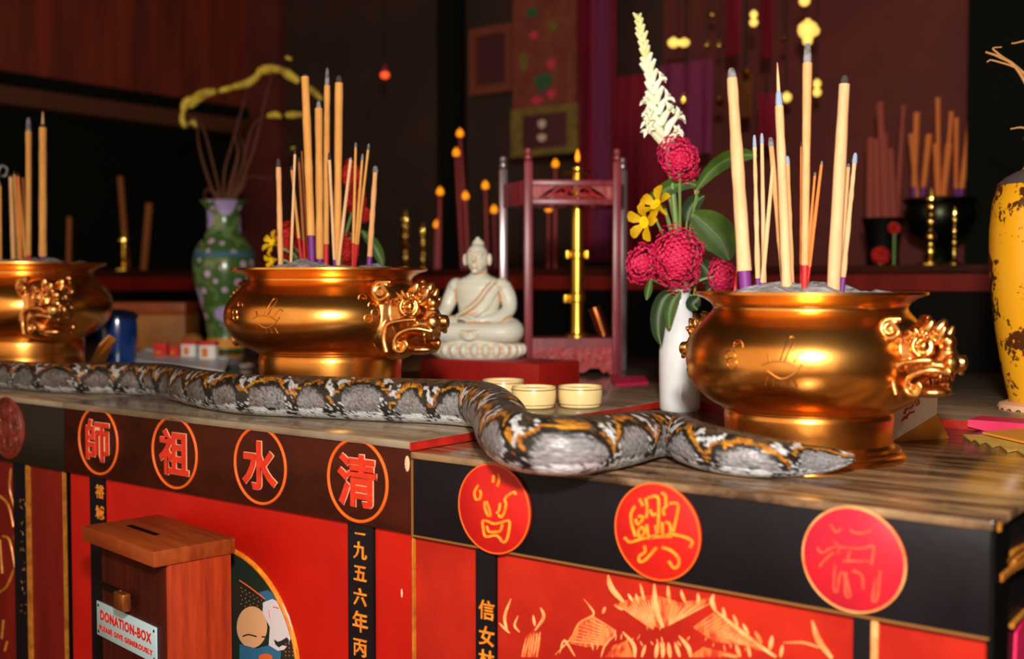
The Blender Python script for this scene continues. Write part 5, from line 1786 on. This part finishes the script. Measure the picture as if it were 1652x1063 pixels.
nt.links.new(n2.outputs['Fac'], ma.inputs[2])
rp = nt.nodes.new('ShaderNodeValToRGB')
rp.color_ramp.elements[0].position = .46
rp.color_ramp.elements[0].color = lin((238, 168, 26))
rp.color_ramp.elements[1].position = .54
rp.color_ramp.elements[1].color = lin((84, 44, 18))
mh = nt.nodes.new('ShaderNodeMath')
mh.operation = 'MULTIPLY_ADD'
mh.inputs[1].default_value = 1.0
mh.inputs[2].default_value = -.86
nt.links.new(ma.outputs[0], mh.inputs[0])
mh2 = nt.nodes.new('ShaderNodeMath')
mh2.operation = 'MULTIPLY'
mh2.inputs[1].default_value = 1.0
nt.links.new(mh.outputs[0], mh2.inputs[0])
nt.links.new(mh2.outputs[0], rp.inputs['Fac'])
nt.links.new(rp.outputs['Color'], b.inputs['Base Color'])
yv = thing('tall_vase', 'yellow vase with dark leafy pattern at the right edge', 'vase', yb_)
yp = [(0, 664), (56, 664), (56, 655), (58, 640), (70, 590), (80, 530), (88, 470), (91, 420), (91, 370), (87, 325), (80, 300), (68, 288), (44, 274), (36, 262), (36, 235), (44, 222), (40, 222), (30, 240), (0, 250)]
obj('body', lathe(bmesh.new(), [(r * k, yz(y)) for r, y in yp], 56), m, yv)
obj('shoulder', lathe(bmesh.new(), [(81.5 * k, yz(299)), (69 * k, yz(286.5)), (52 * k, yz(277))], 56), MT['lantern_grey'], yv, label='bluish grey shoulder band')
obj('foot', lathe(bmesh.new(), [(0, 0), (70 * k, 0), (74 * k, yz(672)), (76 * k, yz(662)), (72 * k, yz(652)), (60 * k, yz(648)), (57 * k, yz(652))], 40), MT['cream_rim'], yv, label='pale patterned foot')
bm = bmesh.new()
for q in range(26):
    a = 2 * pi * q / 26
    torus(bm, (74.5 * k * cos(a), 74.5 * k * sin(a), yz(663)), .006, .0018, (cos(a), sin(a), 0), seg=10, ts=5)
obj('foot_pattern', bm, MT['iron'], yv)
YT = Vector((yb_.x, yb_.y, T2 + yz(240)))
for pts, r, lb in (([(1690, 240), (1672, 170), (1640, 110), (1612, 92), (1590, 84)], 3.2, 'pale dry twig with hooked tip above the yellow vase'), ([(1690, 240), (1680, 180), (1655, 120), (1604, 98), (1592, 100)], 2.2, 'pale dry twig below the hooked one at the right edge'), ([(1692, 240), (1690, 150), (1668, 72), (1632, 70)], 2.6, 'pale dry twig at the upper right corner'), ([(1690, 240), (1672, 216), (1650, 206), (1630, 208)], 2.4, 'short pale twig just above the yellow vase shoulder'), ([(1690, 240), (1660, 130), (1612, 88), (1602, 78), (1616, 76)], 2.0, 'pale twig forking near the hooked tip')):
    P = spl([YT] + [AT(a, b_, DY) for a, b_ in pts[1:]], 6)
    single('dry_twig', tube(bmesh.new(), P, [px(r, DY), px(r * .9, DY), px(r * .5, DY)], 6), MT['twig_pale'], lb, 'twig', P[0], 'dry twigs in the yellow vase')

# ================================================================== BACKGROUND
def at_y(x, y, Y):
    p = OY(x, y, Y)
    return p, (p - CAM).dot(_fw)


# candles of the high altar
G5 = 'red candles burning on the rear altar'
for (fx_, fy_, w, lean, lb) in ((742, 215, 7, 12, 'tallest red candle with flame, left of the lantern frame'), (736, 246, 7, 10, 'red candle with flame just under the tallest flame'), (710, 309, 8, -2, 'red candle with flame, second from the left before the lantern frame'), (705, 362, 8, -2, 'short red candle with the lowest flame'), (751, 316, 8, 4, 'red candle with flame directly above the seated figure head, left'),
                                (783, 299, 6, 3, 'red candle with flame left of the silvered lantern post'), (797, 338, 7, 3, 'red candle with tilted flame touching the silvered lantern post'), (896, 264, 7, 0, 'red candle flame seen above the lantern top rail'), (885, 336, 6, 0, 'red candle flame seen just beneath the lantern top rail')):
    Yc = YA + .22
    p, d = at_y(fx_, fy_, Yc)
    foot = Vector((p.x + px(lean, d) * _rt.x, p.y + px(lean, d) * _rt.y, TA))
    t = thing('red_candle', lb, 'candle', foot, 0, G5)
    r = px(w / 2, d)
    top = Vector(p)
    obj('candle', tube(bmesh.new(), [foot, foot.lerp(top, .5), top], [r, r, r * .8], 12), MT['wax_red'], t, True)
    obj('flame', flame_bm(top + Vector((0, 0, -px(6, d))), px(11, d), px(14, d)), MT['flame'], t, True, label='orange flame')


def candlestick(x, ytop, ybot, sc, lb, Yc, zb_=TA):
    p, d = at_y(x, (ytop + ybot) / 2, Yc)
    foot = Vector((p.x, p.y, zb_))
    zz = lambda y: CAM.z + ray(CX, y).z * d - zb_
    t = thing('candlestick', lb, 'candlestick', foot, 0, 'turned brass candlesticks on the rear altar')
    h = max(zz(ytop), .1)
    k = px(1, d) * sc
    low = max(zz(ybot), .02)
    prof = [(0, 0), (22 * k, 0), (22 * k, .006), (9 * k, low * .5 + .004), (5 * k, low)]
    nb_ = 4
    for i in range(nb_):
        z0 = low + (h - low) * i / nb_
        dz = (h - low) / nb_
        R_ = (6, 9, 7, 8)[i] * k
        prof += [(3.5 * k, z0 + dz * .08), (R_ * .8, z0 + dz * .25), (R_, z0 + dz * .5), (R_ * .8, z0 + dz * .75), (3.5 * k, z0 + dz * .94)]
    prof += [(14 * k, h), (14 * k, h + .003), (0, h + .004)]
    obj('shaft', lathe(bmesh.new(), prof, 24), MT['brass_mirror'], t)
    obj('spike', tube(bmesh.new(), [(0, 0, h), (0, 0, h + 18 * k)], [2.4 * k, .4 * k], 8), MT['brass_yellow'], t)
    return t


candlestick(655, 355, 425, .9, 'brass candlestick just right of the middle burner sticks', YA + .15)
candlestick(683, 372, 425, .7, 'dim shorter brass candlestick close to the short red candle', YA + .3)
_d = (OX(200, 410, -5.2) - CAM).dot(_fw)
candlestick(200, 388, 425, 1.0, 'brass candlestick left of the green vase', OX(200, 406, -5.2).y)
candlestick(1502, 322, 421, 1.0, 'brass candlestick in front of the rear incense pot', YA + .1)
candlestick(1540, 345, 421, .6, 'small brass candlestick right of the rear incense pot', YA + .2)

# rear incense pot
Yp = YA + .42
p, d = at_y(1516, 345, Yp)
k = px(1, d)
rp0 = Vector((p.x, p.y, TA))
hz = lambda y: CAM.z + ray(CX, y).z * d - TA
rpot = thing('incense_pot', 'dark bronze incense pot on the rear altar at upper right', 'incense pot', rp0)
obj('bowl', lathe(bmesh.new(), [(0, 0), (24 * k, 0), (22 * k, hz(415)), (14 * k, hz(400)), (22 * k, hz(390)), (46 * k, hz(375)), (56 * k, hz(350)), (52 * k, hz(332)), (58 * k, hz(322)), (54 * k, hz(320)), (40 * k, hz(335)), (0, hz(335))], 40), MT['green_bronze'], rpot)
obj('ash', lathe(bmesh.new(), [(46 * k, hz(329)), (30 * k, hz(324)), (0, hz(321))], 32), MT['ash'], rpot)
G6 = 'incense sticks in the rear pot'
for (bx, by, tx, ty, w, base, lb) in ((1474, 318, 1479, 182, 11, 'purple', 'blurred incense stick farthest left in the rear pot'), (1479, 318, 1470, 216, 10, None, 'blurred short incense stick crossing the leftmost one in the rear pot'), (1488, 318, 1499, 217, 11, 'purple', 'blurred incense stick leaning right, third in the rear pot'), (1514, 318, 1513, 158, 8, None, 'tallest thin blurred incense stick in the rear pot'), (1514, 322, 1511, 232, 13, None, 'thick short blurred incense stick in the middle of the rear pot'), (1521, 322, 1531, 232, 12, None, 'thick short blurred incense stick right of the middle in the rear pot'), (1524, 318, 1535, 180, 8, None, 'blurred incense stick leaning right past the middle of the rear pot'), (1542, 320, 1543, 190, 8, 'purple', 'blurred upright incense stick, second from the right in the rear pot'), (1549, 320, 1567, 190, 12, 'purple', 'blurred incense stick leaning farthest right in the rear pot')):
    stick(bx, by, tx, ty, w * .8, w, d, 'incense_orange', lb, G6, base, 16 if base else 0)
# bundle of pinkish incense to its left
p, d = at_y(1425, 345, YA + .25)
bfoot = Vector((p.x, p.y, TA))
k = px(1, d)
hz = lambda y: CAM.z + ray(CX, y).z * d - TA
hol = thing('stick_holder', 'dark holder with pinkish brown incense bundle left of the rear pot', 'incense holder', bfoot)
obj('cup', lathe(bmesh.new(), [(0, 0), (26 * k, 0), (24 * k, hz(400)), (30 * k, hz(365)), (34 * k, hz(352)), (30 * k, hz(352)), (22 * k, hz(380)), (0, hz(385))], 32), MT['black_gap'], hol)
for i, (bx, tx, ty, w) in enumerate(((1404, 1405, 222, 13), (1416, 1413, 225, 14), (1428, 1420, 165, 13), (1432, 1426, 215, 14), (1442, 1436, 240, 14), (1446, 1458, 170, 8))):
    stick(bx, 358, tx, ty, w + 2, w, d, 'wax_pink', ('widest flat pinkish stick at the left of the blurred bundle', 'second pinkish stick of the blurred bundle', 'tall pinkish stick rising out of the blurred bundle', 'fourth pinkish stick of the blurred bundle', 'lowest pinkish stick at the right of the blurred bundle', 'thin dark pinkish stick standing apart right of the blurred bundle')[i], 'pinkish sticks left of the rear pot')
for x, y, r, lb in ((1420, 412, 13, 'blurred red flower in front of the dark holder'), (1443, 368, 8, 'small blurred orange flower beside the dark holder')):
    p, d = at_y(x, y, YA + .1)
    cluster(x, y, r, r, d, 'petal_red', lb, Vector((p.x, p.y, TA)), 60, 'red_flower', 'blurred flowers at the dark holder')
# dim sticks on the left part of the high altar
for x0_, y0_, tx, ty, w, lb in ((205, 378, 194, 285, 9, 'dim brown stick left above the brass candlestick'), (231, 388, 241, 328, 11, 'dim brown stick right above the brass candlestick'), (110, 400, 112, 350, 8, 'dim short brown stick behind the thick sticks of the left burner')):
    p = OX(x0_, 400, -5.3)
    d = (p - CAM).dot(_fw)
    foot = Vector((p.x, p.y, TA))
    single('wooden_stick', tube(bmesh.new(), [foot, foot.lerp(AT(tx, ty, d), .5), AT(tx, ty, d)], px(w / 2, d), 8), MT['incense_dark'], lb, 'stick', foot)

# hangings
def cloth(name, x0, x1, y0, y1, Y, m, label, folds=6, amp=.03, cat='curtain', group=None):
    a, b_ = OY(x0, 300, Y).x, OY(x1, 300, Y).x
    zt_, zb2 = OY((x0 + x1) / 2, y0, Y).z, OY((x0 + x1) / 2, y1, Y).z
    bm = bmesh.new()
    n, mrows = folds * 10, 8
    rows = []
    for j in range(mrows + 1):
        row = []
        for i in range(n + 1):
            u = i / n
            row.append(bm.verts.new((a + (b_ - a) * u, Y + amp * sin(u * folds * 2 * pi) * (.5 + .5 * j / mrows) + amp * .4 * sin(u * folds * 5.1 + j * .3), zt_ + (zb2 - zt_) * j / mrows)))
        rows.append(row)
    for r1, r2 in zip(rows, rows[1:]):
        for i in range(n):
            bm.faces.new((r1[i], r1[i + 1], r2[i + 1], r2[i]))
    bmesh.ops.solidify(bm, geom=bm.faces[:], thickness=.004)
    return single(name, bm, MT[m], label, cat, ((a + b_) / 2, Y, zt_), group)


cloth('hanging_cloth', 928, 992, -300, 420, YB - .22, 'curtain', 'burgundy cloth hanging right of the embroidered banner', 4, .025, 'curtain')
cloth('hanging_cloth', 955, 985, -300, 420, YB - .30, 'curtain_purple', 'narrow purple cloth strip in front of the burgundy cloth', 2, .012, 'curtain')
cloth('hanging_cloth', 990, 1075, 120, 420, YB - .20, 'curtain', 'wide burgundy cloth behind the white flower spike', 5, .03, 'curtain')
# embroidered banner
Yn = YB - .34
bnA, bnB = OY(828, 200, Yn), OY(930, 200, Yn)
zlo, zmid, zhi = OY(880, 250, Yn).z, OY(880, 172, Yn).z, OY(880, -320, Yn).z
ban = thing('embroidered_banner', 'embroidered hanging banner with olive border above the lantern frame', 'banner', ((bnA.x + bnB.x) / 2, Yn, zlo))
obj('cloth', BOX((bnA.x, Yn - .004, zmid), (bnB.x, Yn + .004, zhi)), MT['banner'], ban, True)
obj('lower_border', BOX((bnA.x - .01, Yn - .008, zlo), (bnB.x + .01, Yn + .006, zmid)), MT['olive'], ban, True, label='olive gold border')
i0, i1 = OY(845, 188, Yn), OY(916, 236, Yn)
obj('border_field', BOX((i0.x, Yn - .011, i1.z), (i1.x, Yn - .008, i0.z), .002), MT['brocade_dark'], ban, True)


def blob(x, y, rx, ry, m, Y, par, nm='embroidery'):
    p, d = at_y(x, y, Y)
    bm = bmesh.new()
    n = 14
    pts = [p + Vector((px(rx, d) / cos(YAW) * cos(2 * pi * i / n) * (1 + .15 * sin(3 * 2 * pi * i / n)), 0, px(ry, d) * sin(2 * pi * i / n))) for i in range(n)]
    prism(bm, pts, (0, .003, 0))
    obj(nm, bm, MT[m], par, True, smooth=False)


for x, y, rx, ry, m_ in ((874, 200, 6, 7, 'brocade_pale'), (874, 222, 7, 6, 'brocade_pale')):
    blob(x, y, rx, ry, m_, Yn - .014, ban)
for x, y, rx, ry, m_ in ((861, 57, 7, 6, 'brocade_pink'), (889, 103, 7, 9, 'brocade_pink'), (876, 132, 14, 14, 'brocade_green'), (889, 152, 7, 8, 'brocade_pink'), (866, 162, 10, 6, 'brocade_pink'), (858, 20, 9, 8, 'brocade_green'), (893, 40, 8, 10, 'olive'), (845, 100, 7, 16, 'olive')):
    blob(x, y, rx, ry, m_, Yn - .008, ban)
# picture frame on the dark wall
f0, f1 = OY(756, 48, YB - .06), OY(826, 146, YB - .06)
pf_ = thing('picture_frame', 'brown framed panel hanging left of the banner', 'picture', ((f0.x + f1.x) / 2, YB - .02, f1.z))
w = .045
bm = bmesh.new()
for a, b_ in (((f0.x, f1.z), (f1.x, f1.z + w)), ((f0.x, f0.z - w), (f1.x, f0.z)), ((f0.x, f1.z + w), (f0.x + w, f0.z - w)), ((f1.x - w, f1.z + w), (f1.x, f0.z - w))):
    box(bm, (a[0], YB - .06, a[1]), (b_[0], YB - .01, b_[1]))
obj('frame', bm, MT['frame_brown'], pf_, True)
obj('panel', BOX((f0.x + w, YB - .03, f1.z + w), (f1.x - w, YB - .012, f0.z - w)), MT['brocade_dark'], pf_, True)
# small hanging red lamp
p, d = at_y(621, 121, YB - .7)
rl = thing('glowing_pendant', 'tiny glowing red lamp hanging alone in the dark', 'lamp', (p.x, p.y, p.z))
bm = bmesh.new()
ball(bm, (0, 0, 0), (px(7, d), px(7, d), px(6, d)), 14, 10)
obj('glass', bm, MT['red_glow'], rl)
obj('cap', lathe(bmesh.new(), [(px(6, d), px(4, d)), (px(4, d), px(8, d)), (px(2, d), px(16, d)), (0, px(17, d))], 14), MT['curtain'], rl)
obj('cord', tube(bmesh.new(), [(0, 0, px(15, d)), (0, 0, ZC - p.z)], .003, 6), MT['wick'], rl)
# purple and red hangings and brass ornaments at the upper right
Yo = YB - .55
for x0_, x1_, y0_, y1_, m_, lb in ((1062, 1148, 100, 250, 'curtain_purple', 'purple cloth valance behind the white flower spike'), (1225, 1245, -100, 95, 'curtain', 'narrow red cloth tail between the brass ornaments'), (1222, 1250, 150, 235, 'curtain', 'red cloth tassel behind the blue-banded incense stick'), (1168, 1192, -60, 90, 'curtain', 'narrow red cloth tail behind the ash-balled incense stick'), (1190, 1212, 120, 190, 'incense_dark', 'rusty cloth tail right of the ash-balled incense stick')):
    o = cloth('cloth_tail', x0_, x1_, y0_, y1_, Yo, m_, lb, 3, .012, 'cloth', 'cloth tails around the brass ornaments')
    WM[o.name] = Matrix.Translation(o.location)
    if o.location.z < ZC:
        obj('cord', tube(bmesh.new(), [(0, 0, -.03), (0, 0, ZC - o.location.z)], .003, 6), MT['wick'], o)
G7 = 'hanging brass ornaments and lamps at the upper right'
for (x, y, rx, ry, lb, nn) in ((1095, 69, 17, 8, 'wide glowing pendant hanging right of the white flower spike', 2), (1216, 30, 7, 13, 'double glowing pendant near the top edge', 2), (1303, 50, 16, 18, 'large round glowing pendant over the tallest incense stick', 3), (1318, 142, 7, 14, 'long glowing pendant right of the tallest incense stick', 2), (1269, 157, 8, 8, 'small round glowing pendant between the blue-banded and tallest sticks', 1), (1110, 163, 14, 11, 'dim brass ornament above the topmost pink flower', 2), (1161, 165, 9, 7, 'dim small brass ornament left of the ash-balled incense stick', 1), (1141, 73, 6, 6, 'tiny brass bell, left one of a pair near the top', 1), (1161, 73, 6, 6, 'tiny brass bell, right one of a pair near the top', 1), (1298, 2, 9, 8, 'glowing pendant cut by the top edge of the picture', 1), (1205, 118, 8, 6, 'dim brass bell right of the ash ball', 1), (1266, 65, 6, 5, 'faint brass bell left of the large round pendant', 1), (1150, 24, 7, 6, 'dim brass bell at the top between the wide and double pendants', 1)):
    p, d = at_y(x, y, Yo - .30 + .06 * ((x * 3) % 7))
    glow = 'glowing' in lb  # these ornaments get added emission, the rest stay plain brass
    t = thing('glowing_pendant' if glow else 'brass_ornament', lb, 'lamp' if glow else 'ornament', p, 0, G7)
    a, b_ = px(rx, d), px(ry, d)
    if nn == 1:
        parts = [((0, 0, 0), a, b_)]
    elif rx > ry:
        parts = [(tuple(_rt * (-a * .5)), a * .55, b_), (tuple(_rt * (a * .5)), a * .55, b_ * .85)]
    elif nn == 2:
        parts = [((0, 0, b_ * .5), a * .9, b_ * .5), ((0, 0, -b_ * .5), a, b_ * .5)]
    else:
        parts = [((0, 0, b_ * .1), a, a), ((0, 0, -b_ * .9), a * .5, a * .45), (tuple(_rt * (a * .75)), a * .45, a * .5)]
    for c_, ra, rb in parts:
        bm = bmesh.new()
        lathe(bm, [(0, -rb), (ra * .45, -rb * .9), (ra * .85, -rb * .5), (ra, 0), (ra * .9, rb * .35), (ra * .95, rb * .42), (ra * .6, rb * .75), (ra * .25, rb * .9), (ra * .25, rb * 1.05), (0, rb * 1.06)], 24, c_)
        obj('bell', bm, MT['pendant_glow'] if glow else MT['brass_mirror'], t)
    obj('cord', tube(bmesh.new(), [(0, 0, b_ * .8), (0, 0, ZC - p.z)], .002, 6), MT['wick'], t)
